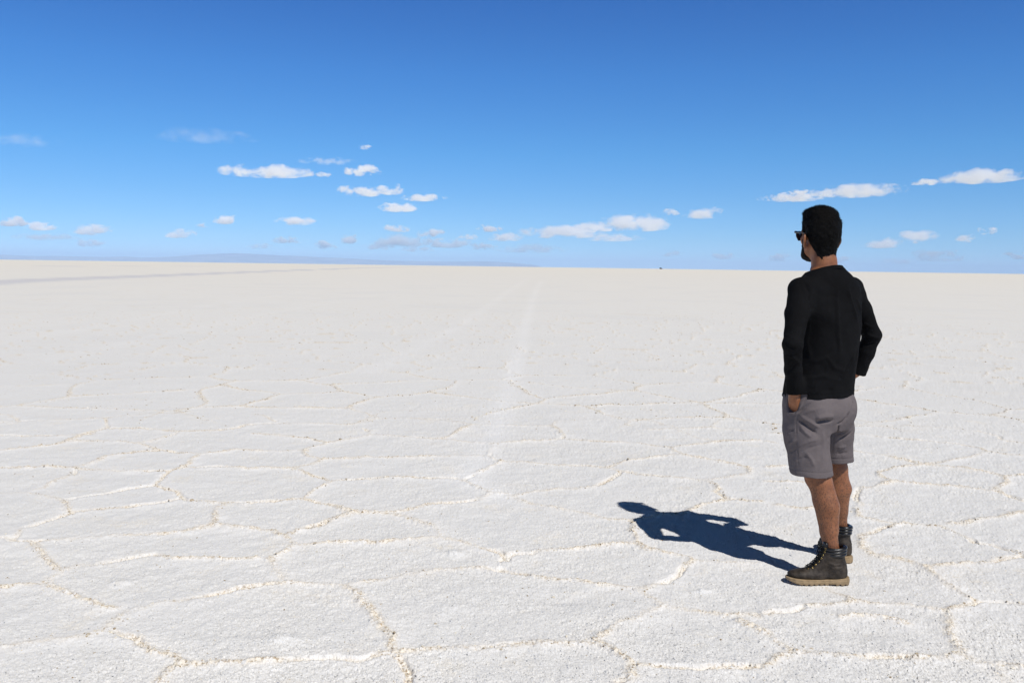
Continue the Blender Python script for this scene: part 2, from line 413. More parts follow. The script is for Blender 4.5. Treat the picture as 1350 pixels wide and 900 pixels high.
# crust lines away from the surveyed plates: cells about 1.3 m across
warp = t.n('ShaderNodeVectorMath', operation='MULTIPLY_ADD')
nz = t.n('ShaderNodeTexNoise'); nz.inputs['Scale'].default_value = 2.2; nz.inputs['Detail'].default_value = 3; t.l(co, nz.inputs['Vector'])
t.l(nz.outputs['Color'], warp.inputs[0]); warp.inputs[1].default_value = (0.5, 0.5, 0); t.l(co, warp.inputs[2])
flat = t.n('ShaderNodeVectorMath', operation='MULTIPLY'); flat.inputs[1].default_value = (1, 1, 0); t.l(warp.outputs[0], flat.inputs[0])
vo = t.n('ShaderNodeTexVoronoi', feature='DISTANCE_TO_EDGE'); vo.inputs['Scale'].default_value = 0.78; t.l(flat.outputs[0], vo.inputs['Vector'])
patch = t.noise(co, 0.9, 3, 0.6)
fr = t.math('MULTIPLY', t.mapr(vo.outputs['Distance'], 0.0, 0.045, 1.0, 0.0), t.mapr(patch, 0.36, 0.62, 0.15, 1.0))
fr = t.math('MULTIPLY', fr, t.math('MULTIPLY', t.math('SUBTRACT', 1.0, zone), 0.55))
ridge_all = t.math('MAXIMUM', t.math('MULTIPLY', rid, 1.0), fr, clamp=True)
n1 = t.noise(co, 38, 4, 0.65); n2 = t.noise(co, 90, 3, 0.6); n3 = t.noise(co, 3.0, 4, 0.6); n4 = t.noise(co, 170, 2, 0.6)
PLATE, CREAM, BROWN, WHITE = (0.744, 0.735, 0.718), (0.80, 0.72, 0.59), (0.37, 0.27, 0.16), (0.84, 0.835, 0.825)
c = t.mix(t.mapr(n4, 0.58, 0.74, 0.0, 0.75), PLATE, (0.38, 0.365, 0.36))             # dark specks: shadows of the salt grains, painted into the colour
c = t.mix(t.mapr(n2, 0.56, 0.72, 0.0, 0.5), c, WHITE)                                # bright crystals
c = t.mix(t.math('MULTIPLY', t.mapr(n3, 0.54, 0.72, 0.0, 0.55), t.mapr(n1, 0.4, 0.65, 0.1, 1.0)), c, CREAM)
c = t.mix(t.math('MULTIPLY', hal, 0.60, clamp=True), c, (0.80, 0.785, 0.765))
c = t.mix(t.math('MULTIPLY', ridge_all, t.mapr(n1, 0.34, 0.62, 0.12, 0.85), clamp=True), c, CREAM)
c = t.mix(t.math('MULTIPLY', ridge_all, t.mapr(n2, 0.50, 0.64, 0.0, 0.85), clamp=True), c, BROWN)
c = t.mix(t.math('MULTIPLY', trk, 0.7, clamp=True), c, (0.815, 0.81, 0.805))
# further out the crust is tinted a warmer cream
sp = t.n('ShaderNodeSeparateXYZ'); t.l(co, sp.inputs[0])
far = t.mapr(t.math('LOGARITHM', t.math('MAXIMUM', sp.outputs['Y'], 1.0), 10.0), 0.8, 2.6, 0.0, 1.0, False)
c = t.mix(t.math('MULTIPLY', far, 0.9), c, (0.80, 0.745, 0.635))
c = t.mix(t.math('MULTIPLY', t.mapr(t.noise(co, 0.22, 4, .6), .46, .68, 0.0, .30), t.mapr(n3, .35, .6, .4, 1.0)), c, (0.66, 0.65, 0.632))
c = t.mix(t.math('MULTIPLY', t.attr('damp'), .8), c, (0.585, 0.57, 0.585))
t.l(c, b.inputs['Base Color'])
b.inputs['Roughness'].default_value = 0.8; b.inputs['Specular IOR Level'].default_value = 0.25
bm1 = t.n('ShaderNodeBump'); t.l(t.mapr(t.noise(co, 1.7, 3, .6), .36, .64, .34, .50), bm1.inputs['Strength']); bm1.inputs['Distance'].default_value = 0.006
t.l(t.math('ADD', t.math('MULTIPLY', n4, 0.5), n2), bm1.inputs['Height'])
bm2 = t.n('ShaderNodeBump'); bm2.inputs['Strength'].default_value = 0.5; bm2.inputs['Distance'].default_value = 0.03
t.l(t.math('MULTIPLY', fr, t.math('ADD', n1, 0.3)), bm2.inputs['Height']); t.l(bm1.outputs[0], bm2.inputs['Normal'])
t.l(bm2.outputs[0], b.inputs['Normal'])
ground = np_mesh('salt_flat', V, quads, salt, attrs={k: np.concatenate([q, pad]) for k, q in
                 (('ridge', ridge), ('halo', halo), ('track', track), ('damp', damp), ('zone', np.maximum(inzone, (gyv > 6.5) * edge * sstep(30, 18, rr))))})
tag(ground, kind='structure')


def ground_z(x, y):
    """height of the crust by looking up the nearest grid vertex"""
    r = math.hypot(x, y); an = math.atan2(x, y)
    i = int(np.argmin(np.abs(rad - r))); j = int(np.argmin(np.abs(ang - an)))
    return float(gz[i * NA + j])


# ------------------------------------------------------------------ hills beyond the salt flat
PROF = [(-420, 331), (-300, 327), (-200, 329), (-100, 326), (-40, 329), (0, 331), (28, 333), (50, 333.6), (70, 332.8), (100, 334), (140, 335), (165, 333.6), (185, 335.6), (210, 334.5),
        (240, 331.5), (262, 328), (285, 325.8), (310, 324.2), (325, 324.8), (345, 327), (375, 329), (400, 330.5), (440, 333.5), (480, 336.5), (520, 339), (560, 340.6), (600, 340.6), (640, 339.8), (660, 340.6), (680, 343.4), (700, 346.5), (712, 350)]
HD = 36000.0
px_ = np.array([p[0] for p in PROF]); py_ = np.array([p[1] for p in PROF])
xs = np.linspace(-420, 712, 420)
ys = np.interp(xs, px_, py_) + 1.1 * (fbm2(xs * 0.12, xs * 0 + 1.5, 201, 3) - 0.5) * sstep(712, 690, xs)
rows = []
for x, y in zip(xs, ys):
    hz_ = 341.5 + .0141 * x; y = hz_ - (hz_ - y) * .56
    d = ray(x, y); h = math.hypot(d[0], d[1])
    rows.append((d[0] / h, d[1] / h, CAM_H + HD * d[2] / h))
rows = np.array(rows)
NL = 17
HV = []
for k in range(NL):                                       # foot in front, crest, slope behind
    s = (k - 8) / 8.0
    prof = (1 - abs(s)) ** 1.15
    dd = HD + 5200 * s
    for i, (ux, uy, zt) in enumerate(rows):
        base = -dd * dd / (2 * EARTH) - 30
        n = float(vnoise2(np.array([i * 0.16 + k * 0.4]), np.array([k * 0.7]), 77)[0]) - 0.5
        z = base + (zt - base) * prof * (1 + (0.5 * n if abs(s) > 0.01 else 0) * (1 - prof))
        HV.append((ux * dd, uy * dd, z))
HV = np.array(HV); hid = np.arange(NL * len(xs)).reshape(NL, len(xs))
HF = np.stack([hid[:-1, :-1], hid[:-1, 1:], hid[1:, 1:], hid[1:, :-1]], -1).reshape(-1, 4)
rock = simple('hill_rock', (0.26, 0.22, 0.20), 0.9, 0.1, 0.0012, 0.5)
tag(np_mesh('hills', HV, HF, rock), kind='structure')

# ------------------------------------------------------------------ haze
HB = 47000.0
bz, tz = -380.0, float(HV[:, 2].max()) + 12.0
hv = [(x, y, z) for z in (bz, tz) for y in (-HB, HB) for x in (-HB, HB)]
hf = [(0, 2, 3, 1), (4, 5, 7, 6), (0, 1, 5, 4), (2, 6, 7, 3), (0, 4, 6, 2), (1, 3, 7, 5)]
hm = bpy.data.materials.new('haze_air'); hm.use_nodes = True
ht = NT(hm.node_tree); hm.node_tree.nodes.clear()
ho = ht.n('ShaderNodeOutputMaterial'); pv = ht.n('ShaderNodeVolumePrincipled')
pv.inputs['Color'].default_value = (*HAZE_COLOR, 1); pv.inputs['Density'].default_value = HAZE_DENSITY; pv.inputs['Anisotropy'].default_value = -0.3
ht.l(pv.outputs[0], ho.inputs['Volume'])
haze = np_mesh('haze', hv, np.array(hf), hm, smooth=False)
tag(haze, kind='stuff')
# ------------------------------------------------------------------ solid modelling by distance fields
class Field:
    """a sampled distance field; negative inside"""
    def __init__(self, lo, hi, h):
        self.lo = np.array(lo, np.float32); self.h = h
        self.n = np.ceil((np.array(hi) - self.lo) / h).astype(int) + 1
        self.f = np.full(self.n, 1.0, np.float32)
        self.ax = [self.lo[i] + h * np.arange(self.n[i], dtype=np.float32) for i in range(3)]

    def win(self, lo, hi):
        s = []
        for i in range(3):
            a = int(np.clip((lo[i] - self.lo[i]) / self.h, 0, self.n[i])); b = int(np.clip((hi[i] - self.lo[i]) / self.h + 2, 0, self.n[i]))
            s.append(slice(a, max(a, b)))
        return tuple(s)

    def xyz(self, s):
        return self.ax[0][s[0]][:, None, None], self.ax[1][s[1]][None, :, None], self.ax[2][s[2]][None, None, :]

    def add(self, fn, lo, hi, k=0.0, op='u'):
        s = self.win(lo, hi)
        if any(q.stop <= q.start for q in s): return
        d = np.broadcast_to(fn(*self.xyz(s)), self.f[s].shape).astype(np.float32)
        a = self.f[s]
        if op == 'u': self.f[s] = smin(a, d, k)
        elif op == 'cut': self.f[s] = -smin(-a, d, k)         # take d away
        elif op == 'and': self.f[s] = -smin(-a, -d, k)
        elif op == 'off': self.f[s] = a + d

    def tube(self, pts, rad, k=0.01, squash=None, op='u'):
        """tapered round limb along pts; squash = (axis, factor) flattens it"""
        P = [np.array(p, np.float32) for p in pts]
        m = max(rad) * (max(1, squash[1]) if squash else 1) + max(k, 0.012) * 1.5 + 2 * self.h
        allp = np.array(P)
        lo = allp.min(0) - m; hi = allp.max(0) + m

        def fn(X, Y, Z):
            out = None
            for i in range(len(P) - 1):
                a, b = P[i], P[i + 1]; d = b - a; L = float(d @ d) + 1e-12
                ux, uy, uz = X - a[0], Y - a[1], Z - a[2]
                t = np.clip((ux * d[0] + uy * d[1] + uz * d[2]) / L, 0, 1)
                ox, oy, oz = ux - t * d[0], uy - t * d[1], uz - t * d[2]
                q = ox * ox + oy * oy + oz * oz
                if squash:
                    ax, s = np.array(squash[0], float) / np.linalg.norm(squash[0]), squash[1]
                    c = ox * ax[0] + oy * ax[1] + oz * ax[2]
                    q = q + c * c * (1 / s ** 2 - 1)
                r = np.sqrt(np.maximum(q, 0)) - (rad[i] + (rad[i + 1] - rad[i]) * t)
                out = r if out is None else smin(out, r, 0.35 * min(rad[i], rad[i + 1]))
            return out
        self.add(fn, lo, hi, k, op)

    def ell(self, c, r, k=0.01, rotz=0.0, op='u'):
        m = k + 0.01
        cs, sn = math.cos(rotz), math.sin(rotz); rm = max(r)

        def fn(X, Y, Z):
            x0, y0, z = X - c[0], Y - c[1], Z - c[2]
            x = cs * x0 + sn * y0; y = -sn * x0 + cs * y0
            k0 = np.sqrt((x / r[0]) ** 2 + (y / r[1]) ** 2 + (z / r[2]) ** 2)
            k1 = np.sqrt((x / r[0] ** 2) ** 2 + (y / r[1] ** 2) ** 2 + (z / r[2] ** 2) ** 2) + 1e-6
            return k0 * (k0 - 1) / k1
        self.add(fn, (c[0] - rm - m, c[1] - rm - m, c[2] - r[2] - m), (c[0] + rm + m, c[1] + rm + m, c[2] + r[2] + m), k, op)

    def stack(self, tab, k=0.01, zlo=None, zhi=None, op='u', power=2.4, grow=0.0):
        """horizontal slices: rows of (z, cx, cy, half width, half depth)"""
        T = np.array(tab, float); zz = T[:, 0]
        z0 = zlo if zlo is not None else zz[0]; z1 = zhi if zhi is not None else zz[-1]
        m = k + 0.02
        A = T[:, 3].max() + grow + m

        def fn(X, Y, Z):
            zf = Z.ravel()
            cx, cy, a, b = [smooth_interp(zf, zz, T[:, i])[None, None, :] for i in (1, 2, 3, 4)]
            a = a + grow; b = b + grow
            q = (np.abs((X - cx) / a) ** power + np.abs((Y - cy) / b) ** power) ** (1 / power)
            d = (q - 1) * np.minimum(a, b)
            return np.maximum(d, np.maximum(z0 - Z, Z - z1))
        self.add(fn, (T[:, 1].min() - A, T[:, 2].min() - A, z0 - m), (T[:, 1].max() + A, T[:, 2].max() + A, z1 + m), k, op)

    def rough(self, amp, cell, seed):
        """gentle random swelling"""
        r = np.random.default_rng(seed)
        m = np.maximum((self.n * self.h / cell).astype(int) + 3, 2)
        g = r.random(m).astype(np.float32)
        for ax in range(3):
            u = np.linspace(0, m[ax] - 2, self.n[ax]); i = u.astype(int); f = (u - i).astype(np.float32); f = f * f * (3 - 2 * f)
            sh = [1, 1, 1]; sh[ax] = -1; f = f.reshape(sh)
            g = np.take(g, i, ax) * (1 - f) + np.take(g, i + 1, ax) * f
        self.f += amp * (g - 0.5) * 2

    def mesh(self):
        return surface_nets(self.f, self.lo, self.h)


def smin(a, b, k):
    if k <= 0: return np.minimum(a, b)
    h = np.maximum(k - np.abs(a - b), 0) / k
    return np.minimum(a, b) - h * h * k * 0.25


def smooth_interp(x, xp, fp):
    """monotone-ish cubic through the rows"""
    xp = np.asarray(xp, float); fp = np.asarray(fp, float)
    m = np.gradient(fp, xp)
    i = np.clip(np.searchsorted(xp, x) - 1, 0, len(xp) - 2); h = xp[i + 1] - xp[i]
    t = np.clip((x - xp[i]) / h, 0, 1)
    return ((1 + 2 * t) * (1 - t) ** 2 * fp[i] + t * (1 - t) ** 2 * h * m[i] + t * t * (3 - 2 * t) * fp[i + 1] + t * t * (t - 1) * h * m[i + 1]).astype(np.float32)


def surface_nets(f, lo, h):
    ins = f < 0
    nx, ny, nz = f.shape
    corner = [(i, j, k) for i in (0, 1) for j in (0, 1) for k in (0, 1)]
    cnt = np.zeros((nx - 1, ny - 1, nz - 1), np.int8)
    for i, j, k in corner: cnt += ins[i:nx - 1 + i, j:ny - 1 + j, k:nz - 1 + k]
    act = (cnt > 0) & (cnt < 8)
    C = np.argwhere(act)
    ids = np.full(act.shape, -1, np.int32); ids[tuple(C.T)] = np.arange(len(C))
    val = {c: f[C[:, 0] + c[0], C[:, 1] + c[1], C[:, 2] + c[2]] for c in corner}
    acc = np.zeros((len(C), 3), np.float64); num = np.zeros(len(C))
    for c in corner:
        for ax in range(3):
            if c[ax]: continue
            e = list(c); e[ax] = 1; e = tuple(e)
            a, b = val[c], val[e]; cross = (a < 0) != (b < 0)
            t = np.where(cross, a / np.where(cross, a - b, 1), 0)
            p = np.tile(np.array(c, float), (len(C), 1)); p[:, ax] = t
            acc[cross] += p[cross]; num[cross] += 1
    V = lo + h * (C + acc / num[:, None])
    F = []
    for ax in range(3):
        o1, o2 = [a for a in range(3) if a != ax]
        s0 = [slice(None)] * 3; s1 = [slice(None)] * 3
        s0[ax] = slice(0, -1); s1[ax] = slice(1, None)
        A = ins[tuple(s0)]; B = ins[tuple(s1)]
        E = np.argwhere(A != B)
        ok = (E[:, o1] > 0) & (E[:, o2] > 0) & (E[:, o1] < f.shape[o1] - 1) & (E[:, o2] < f.shape[o2] - 1)
        E = E[ok]
        q = []
        for d1, d2 in ((0, 0), (-1, 0), (-1, -1), (0, -1)):
            c = E.copy(); c[:, o1] += d1; c[:, o2] += d2
            q.append(ids[c[:, 0], c[:, 1], c[:, 2]])
        q = np.stack(q, 1)
        flip = A[tuple(E.T)]
        if ax == 1: flip = ~flip
        q[~flip] = q[~flip][:, ::-1]
        F.append(q)
    return V, np.concatenate(F)


def relax(V, F, it=2, w=0.5):
    V = np.asarray(V, float)
    e = np.concatenate([F[:, [0, 1]], F[:, [1, 2]], F[:, [2, 3]], F[:, [3, 0]]])
    for _ in range(it):
        s = np.zeros_like(V); n = np.zeros(len(V))
        for a, b in ((0, 1), (1, 0)):
            for k in range(3): s[:, k] += np.bincount(e[:, a], V[e[:, b], k], len(V))
            n += np.bincount(e[:, a], minlength=len(V))
        V = V * (1 - w) + w * s / np.maximum(n, 1)[:, None]
    return V


def normals(V, F):
    nr = np.cross(V[F[:, 2]] - V[F[:, 0]], V[F[:, 3]] - V[F[:, 1]])
    N = np.zeros_like(V)
    for c in range(4):
        for k in range(3): N[:, k] += np.bincount(F[:, c], nr[:, k], len(V))
    return N / (np.linalg.norm(N, axis=1, keepdims=True) + 1e-12)


def seg_dist(V, pts):
    d = np.full(len(V), 9.0); tt = np.zeros(len(V))
    m = len(pts) - 1
    for i in range(m):
        a, b = np.array(pts[i]), np.array(pts[i + 1]); e = b - a
        t = np.clip((V - a) @ e / (e @ e + 1e-12), 0, 1)
        r = np.linalg.norm(V - a - t[:, None] * e, axis=1)
        w = r < d; d[w] = r[w]; tt[w] = (i + t[w]) / m
    return d, tt


def sweep(pts, r, sides=6, closed=False):
    """thin round cord along pts"""
    P = [np.array(p, float) for p in pts]
    V, F = [], []
    n = len(P)
    for i, p in enumerate(P):
        a = P[i - 1] if (i or closed) else P[i]; b = P[(i + 1) % n] if (i < n - 1 or closed) else P[i]
        d = b - a; d /= np.linalg.norm(d) + 1e-9
        u = np.cross(d, (0.13, 0.21, 0.97)); u /= np.linalg.norm(u) + 1e-9; v = np.cross(d, u)
        for s in range(sides):
            w = 2 * math.pi * s / sides
            V.append(p + r * (math.cos(w) * u + math.sin(w) * v))
    m = n if closed else n - 1
    for i in range(m):
        for s in range(sides):
            j = (i + 1) % n
            F.append((i * sides + s, i * sides + (s + 1) % sides, j * sides + (s + 1) % sides, j * sides + s))
    return V, F


def merge(parts):
    V, F = [], []
    for v, f in parts:
        o = len(V); V.extend(v); F.extend([tuple(i + o for i in q) for q in f])
    return np.array(V), np.array(F)

# ------------------------------------------------------------------ the man
ROOT = np.array([1.492, 4.20, 0.0]); YAW = R(29)
cy_, sy_ = math.cos(YAW), math.sin(YAW)


def to_world(p): return np.array([ROOT[0] + cy_ * p[0] - sy_ * p[1], ROOT[1] + sy_ * p[0] + cy_ * p[1], p[2] + ROOT[2]])
def to_local(w):
    d = np.asarray(w, float) - ROOT
    return np.array([cy_ * d[0] + sy_ * d[1], -sy_ * d[0] + cy_ * d[1], d[2]])


person = link(bpy.data.objects.new('person', None))
person.location = ROOT; person.rotation_euler = (0, 0, YAW); person.empty_display_size = 0.3
tag(person, 'man standing with hands in his pockets, black long-sleeved top, grey shorts and boots, looking away', 'person')

# joints (x to his right, y ahead, z up)
HEAD = np.array([0.010, 0.045, 1.634]); HYAW = R(-17)
SHL, ELL, WRL = (-.170, -.015, 1.380), (-.292, -.096, 1.130), (-.186, -.020, .885)
SHR, ELR, WRR = (.176, -.015, 1.384), (.312, -.040, 1.155), (.292, .006, .985)
HIPL, KNL, ANL = (-.092, .015, .88), (-.066, -.085, .49), (-.056, -.184, .10)
HIPR, KNR, ANR = (.098, .015, .88), (.206, .050, .50), (.262, .046, .10)
FYL, FYR = R(60), R(-24)                              # toes: left foot turned well out

skin, t, b = new_mat('skin')
co = t.n('ShaderNodeTexCoord').outputs['Object']; sp = t.n('ShaderNodeSeparateXYZ'); t.l(co, sp.inputs[0])
mott = t.noise(co, 22, 4, 0.6)
base = t.mix(t.mapr(mott, 0.3, 0.7, 0, 1), (0.34, 0.138, 0.060), (0.23, 0.085, 0.035))
mp = t.n('ShaderNodeMapping'); mp.inputs['Scale'].default_value = (1, 1, 0.35); t.l(co, mp.inputs[0])
hairn = t.noise(mp.outputs[0], 260, 3, 0.7)
legf = t.mapr(sp.outputs['Z'], 0.42, 0.52, 1.0, 0.25)
base = t.mix(t.math('MULTIPLY', t.mapr(hairn, 0.49, 0.62, 0.0, 0.95), legf), base, (0.05, 0.025, 0.016))
base = t.mix(t.math('MULTIPLY', legf, 0.35), base, (0.19, 0.085, 0.045))
# clipped hair shading out over the nape and behind the ears
nz_ = t.mapr(sp.outputs['Z'], 1.515, 1.575, 0.0, 1.0)
nb_ = t.mapr(sp.outputs['Y'], .030, -.005, 0.0, 1.0)
base = t.mix(t.math('MULTIPLY', t.math('MULTIPLY', nz_, nb_), t.mapr(t.noise(co, 420, 2, .6), .35, .6, .25, .95)), base, (0.02, 0.013, 0.010))
t.l(base, b.inputs['Base Color']); b.inputs['Roughness'].default_value = 0.5; b.inputs['Specular IOR Level'].default_value = 0.35
b.inputs['Subsurface Weight'].default_value = 0.08; b.inputs['Subsurface Radius'].default_value = (0.01, 0.004, 0.002)
bmp = t.n('ShaderNodeBump'); bmp.inputs['Strength'].default_value = 0.25; bmp.inputs['Distance'].default_value = 0.002
t.l(t.noise(co, 300, 3, 0.6), bmp.inputs['Height']); t.l(bmp.outputs[0], b.inputs['Normal'])


def head_xf(X, Y, Z):
    c, s = math.cos(HYAW), math.sin(HYAW)
    x, y = X - HEAD[0], Y - HEAD[1]
    return c * x + s * y, -s * x + c * y, Z - HEAD[2]


def head_pt(p):
    c, s = math.cos(HYAW), math.sin(HYAW)
    return np.array([HEAD[0] + c * p[0] - s * p[1], HEAD[1] + s * p[0] + c * p[1], HEAD[2] + p[2]])


def e_sdf(x, y, z, c, r):
    x, y, z = x - c[0], y - c[1], z - c[2]
    k0 = np.sqrt((x / r[0]) ** 2 + (y / r[1]) ** 2 + (z / r[2]) ** 2)
    k1 = np.sqrt((x / r[0] ** 2) ** 2 + (y / r[1] ** 2) ** 2 + (z / r[2] ** 2) ** 2) + 1e-6
    return k0 * (k0 - 1) / k1


def cap_sdf(x, y, z, pts, rad):
    out = None
    for a, b, ra, rb in zip(pts[:-1], pts[1:], rad[:-1], rad[1:]):
        a = np.array(a, float); d = np.array(b, float) - a; L = d @ d
        ux, uy, uz = x - a[0], y - a[1], z - a[2]
        t = np.clip((ux * d[0] + uy * d[1] + uz * d[2]) / L, 0, 1)
        q = np.sqrt((ux - t * d[0]) ** 2 + (uy - t * d[1]) ** 2 + (uz - t * d[2]) ** 2) - (ra + (rb - ra) * t)
        out = q if out is None else np.minimum(out, q)
    return out


def skull(x, y, z):
    """head without ears, in its own axes"""
    d = e_sdf(x, y, z, (0, -.012, .033), (.077, .097, .087))
    d = smin(d, e_sdf(x, y, z, (0, -.030, -.015), (.064, .066, .075)), .03)
    d = smin(d, e_sdf(x, y, z, (0, .030, -.042), (.060, .066, .080)), .03)
    d = smin(d, cap_sdf(x, y, z, [(-.056, -.002, -.058), (-.040, .055, -.092), (0, .082, -.100), (.040, .055, -.092), (.056, -.002, -.058)], [.014, .016, .018, .016, .014]), .03)
    d = smin(d, cap_sdf(x, y, z, [(-.046, .070, .026), (0, .086, .026), (.046, .070, .026)], [.010, .012, .010]), .02)
    for s in (-1, 1):
        d = -smin(-d, e_sdf(x, y, z, (s * .031, .100, .006), (.020, .018, .013)), .014)
        d = smin(d, e_sdf(x, y, z, (s * .031, .078, .006), (.0135, .0125, .0115)), .004)
        d = smin(d, cap_sdf(x, y, z, [(s * .058, .045, -.015), (s * .036, .078, -.025)], [.014, .012]), .02)
        d = smin(d, e_sdf(x, y, z, (s * .011, .100, -.030), (.009, .011, .008)), .006)
    d = smin(d, cap_sdf(x, y, z, [(0, .088, .014), (0, .112, -.026)], [.008, .012]), .012)
    d = smin(d, cap_sdf(x, y, z, [(-.024, .082, -.058), (0, .093, -.055), (.024, .082, -.058)], [.004, .006, .004]), .008)
    d = smin(d, cap_sdf(x, y, z, [(-.020, .082, -.067), (0, .091, -.069), (.020, .082, -.067)], [.004, .007, .004]), .008)
    return d


def ears(x, y, z):
    d = None
    for s in (-1, 1):
        # tilted shell standing off the head
        xx, yy, zz = x - s * .088, y + .018, z + .022
        a = 0.72 * s; xr = xx * math.cos(a) + yy * math.sin(a); yr = -xx * math.sin(a) + yy * math.cos(a)
        q = e_sdf(xr, yr, zz, (0, 0, .004), (.0085, .0175, .029))
        q = smin(q, e_sdf(xr, yr, zz, (0, .004, -.026), (.007, .010, .012)), .008)
        q = -smin(-q, e_sdf(xr, yr, zz, (s * .010, .003, .002), (.008, .011, .018)), .005)
        d = q if d is None else np.minimum(d, q)
    return d


NECK0, NECK1 = head_pt((0, -.030, -.05)), np.array([0.0, -.012, 1.43])
B = Field((-.40, -.28, .02), (.40, .30, 1.80), .004)
# trunk, slimmer than the clothes
TORSO = [(.80, 0, 0, .152, .108), (.90, 0, 0, .148, .102), (1.0, 0, -.004, .155, .104), (1.12, 0, -.004, .145, .096), (1.25, 0, -.010, .158, .100),
         (1.34, 0, -.014, .160, .096), (1.40, 0, -.016, .142, .080), (1.44, 0, -.015, .095, .064), (1.47, 0, -.012, .066, .058)]
B.stack(TORSO, .02)
for S, E, W_ in ((SHL, ELL, WRL), (SHR, ELR, WRR)):
    m1 = tuple((np.array(E) * .65 + np.array(W_) * .35))
    B.tube([S, tuple((np.array(S) + np.array(E)) / 2), E, m1, W_], [.045, .038, .031, .028, .022], .03)
for H_, K_, A_, out, fy in ((HIPL, KNL, ANL, -1, FYL), (HIPR, KNR, ANR, 1, FYR)):
    H_, K_, A_ = map(np.array, (H_, K_, A_))
    fwd = np.array([-math.sin(fy), math.cos(fy), 0])
    rgt = np.array([math.cos(fy), math.sin(fy), 0])
    B.tube([H_, H_ * .5 + K_ * .5 - (.008 * (out > 0), 0, 0), K_ + (-.014 * (out > 0), .016, .07)], [.074, .066, .054], .03)
    B.tube([K_ + (-.012 * (out > 0), .014, .06), K_ - (0, 0, .02), K_ * .72 + A_ * .28, K_ * .35 + A_ * .65, A_ * .88 + K_ * .12, A_], [.055, .052, .047, .039, .034, .028], .02)
    c = K_ * .68 + A_ * .32 - fwd * .026
    B.tube([K_ * .93 + A_ * .07 - fwd * .012, c + rgt * .016, K_ * .40 + A_ * .60 - fwd * .014], [.030, .040, .024], .03)
    B.tube([K_ * .93 + A_ * .07 - fwd * .012, c - rgt * .018 - (0, 0, .015), K_ * .42 + A_ * .58 - fwd * .014], [.030, .038, .024], .03)
    B.ell(tuple(K_ + fwd * .040 + np.array([0, 0, .0])), (.028, .028, .034), .03)
    # the foot inside its boot
    B.tube([A_ - fwd * .03 + (0, 0, -.035), A_ + fwd * .04 + (0, 0, -.04), A_ + fwd * .13 + (0, 0, -.055)], [.022, .024, .012], .02)
B.tube([tuple(NECK0), tuple(NECK0 * .5 + NECK1 * .5), tuple(NECK1), (0, -.015, 1.38)], [.056, .055, .062, .085], .03)
B.add(lambda X, Y, Z: skull(*head_xf(X, Y, Z)), HEAD - .15, HEAD + .16, .022)
B.add(lambda X, Y, Z: ears(*head_xf(X, Y, Z)), HEAD - .13, HEAD + .13, .006)


def hand(Fd, wrist, down, back, out, s, curl, tuck=0.0):
    """palm, four fingers, thumb. down = along the hand, back = towards its back, out = towards the thumb"""
    w, d, bk, o = (np.array(v, float) for v in (wrist, down, back, out))
    d /= np.linalg.norm(d); o -= d * (o @ d); o /= np.linalg.norm(o); bk = np.cross(d, o) * s
    Fd.tube([w, w + d * .03], [.022, .025], .015)
    for i, q in enumerate((.026, .009, -.009, -.026)):
        Fd.tube([w + d * .02 + o * q * .55, w + d * (.088 - abs(i - 1.2) * .004) + o * q], [.017, .0115], .012)
    for i, (q, L) in enumerate(((.027, .072), (.0095, .080), (-.0085, .074), (-.026, .058))):
        p = w + d * (.086 - abs(i - 1.2) * .004) + o * q
        dirv = d.copy(); pts = [p]
        for j, fr in enumerate((.42, .32, .26)):
            an = curl * (j + .6) * .5
            v = d * math.cos(an) - bk * math.sin(an)
            p = p + v * L * fr; pts.append(p)
        Fd.tube(pts, [.0105, .0095, .0088, .0075], .004)
    p0 = w + d * .022 + o * .022
    p0 = p0 - tuck * (o * .008 + bk * .010)
    p1 = p0 + d * .030 + o * .022 * (1 - tuck) - bk * .012; p2 = p1 + d * .030 + o * .008 * (1 - 1.4 * tuck) - bk * .010; p3 = p2 + d * .024 - bk * .006 - o * .01 * tuck
    Fd.tube([p0, p1, p2, p3], [.016, .013, .011, .0085], .010)


hand(B, WRL, (.034, .026, -.12), (-1, 0, 0), (.12, 1, .05), -1, .5, 1.0)
hand(B, WRR, (-.11, .085, -.13), (1, 0, 0), (.3, 1, .2), 1, .5, 1.0)
bV, bF = B.mesh(); bV = relax(bV, bF, 1, .35)
body = np_mesh('body', bV, bF, skin, person)
for s in (-1, 1):
    c = head_pt((s * .031, .0805, .006))
    V_, F_ = [], []
    for i in range(9):
        for j in range(14):
            th = math.pi * i / 8; ph = 2 * math.pi * j / 14
            V_.append(c + .0115 * np.array([math.sin(th) * math.cos(ph), math.sin(th) * math.sin(ph), math.cos(th)]))
    for i in range(8):
        for j in range(14): F_.append((i * 14 + j, (i + 1) * 14 + j, (i + 1) * 14 + (j + 1) % 14, i * 14 + (j + 1) % 14))
    np_mesh('eye', V_, F_, bpy.data.materials.get('eye_white') or simple('eye_white', (.7, .68, .65), .2), person)

# hair and beard grow off the same skull
hair_m, t, b = new_mat('black_hair')
co = t.n('ShaderNodeTexCoord').outputs['Object']
mp = t.n('ShaderNodeMapping'); mp.inputs['Scale'].default_value = (1.0, 0.35, 0.45); t.l(co, mp.inputs[0])
st = t.noise(mp.outputs[0], 330, 4, 0.7, 0.6)
t.l(t.mix(t.mapr(st, .4, .7, 0, 1), (.003, .0028, .0027), (.008, .007, .0065)), b.inputs['Base Color'])
b.inputs['Roughness'].default_value = .6; b.inputs['Specular IOR Level'].default_value = .08
bmp = t.n('ShaderNodeBump'); bmp.inputs['Strength'].default_value = .9; bmp.inputs['Distance'].default_value = .006
t.l(st, bmp.inputs['Height']); t.l(bmp.outputs[0], b.inputs['Normal'])


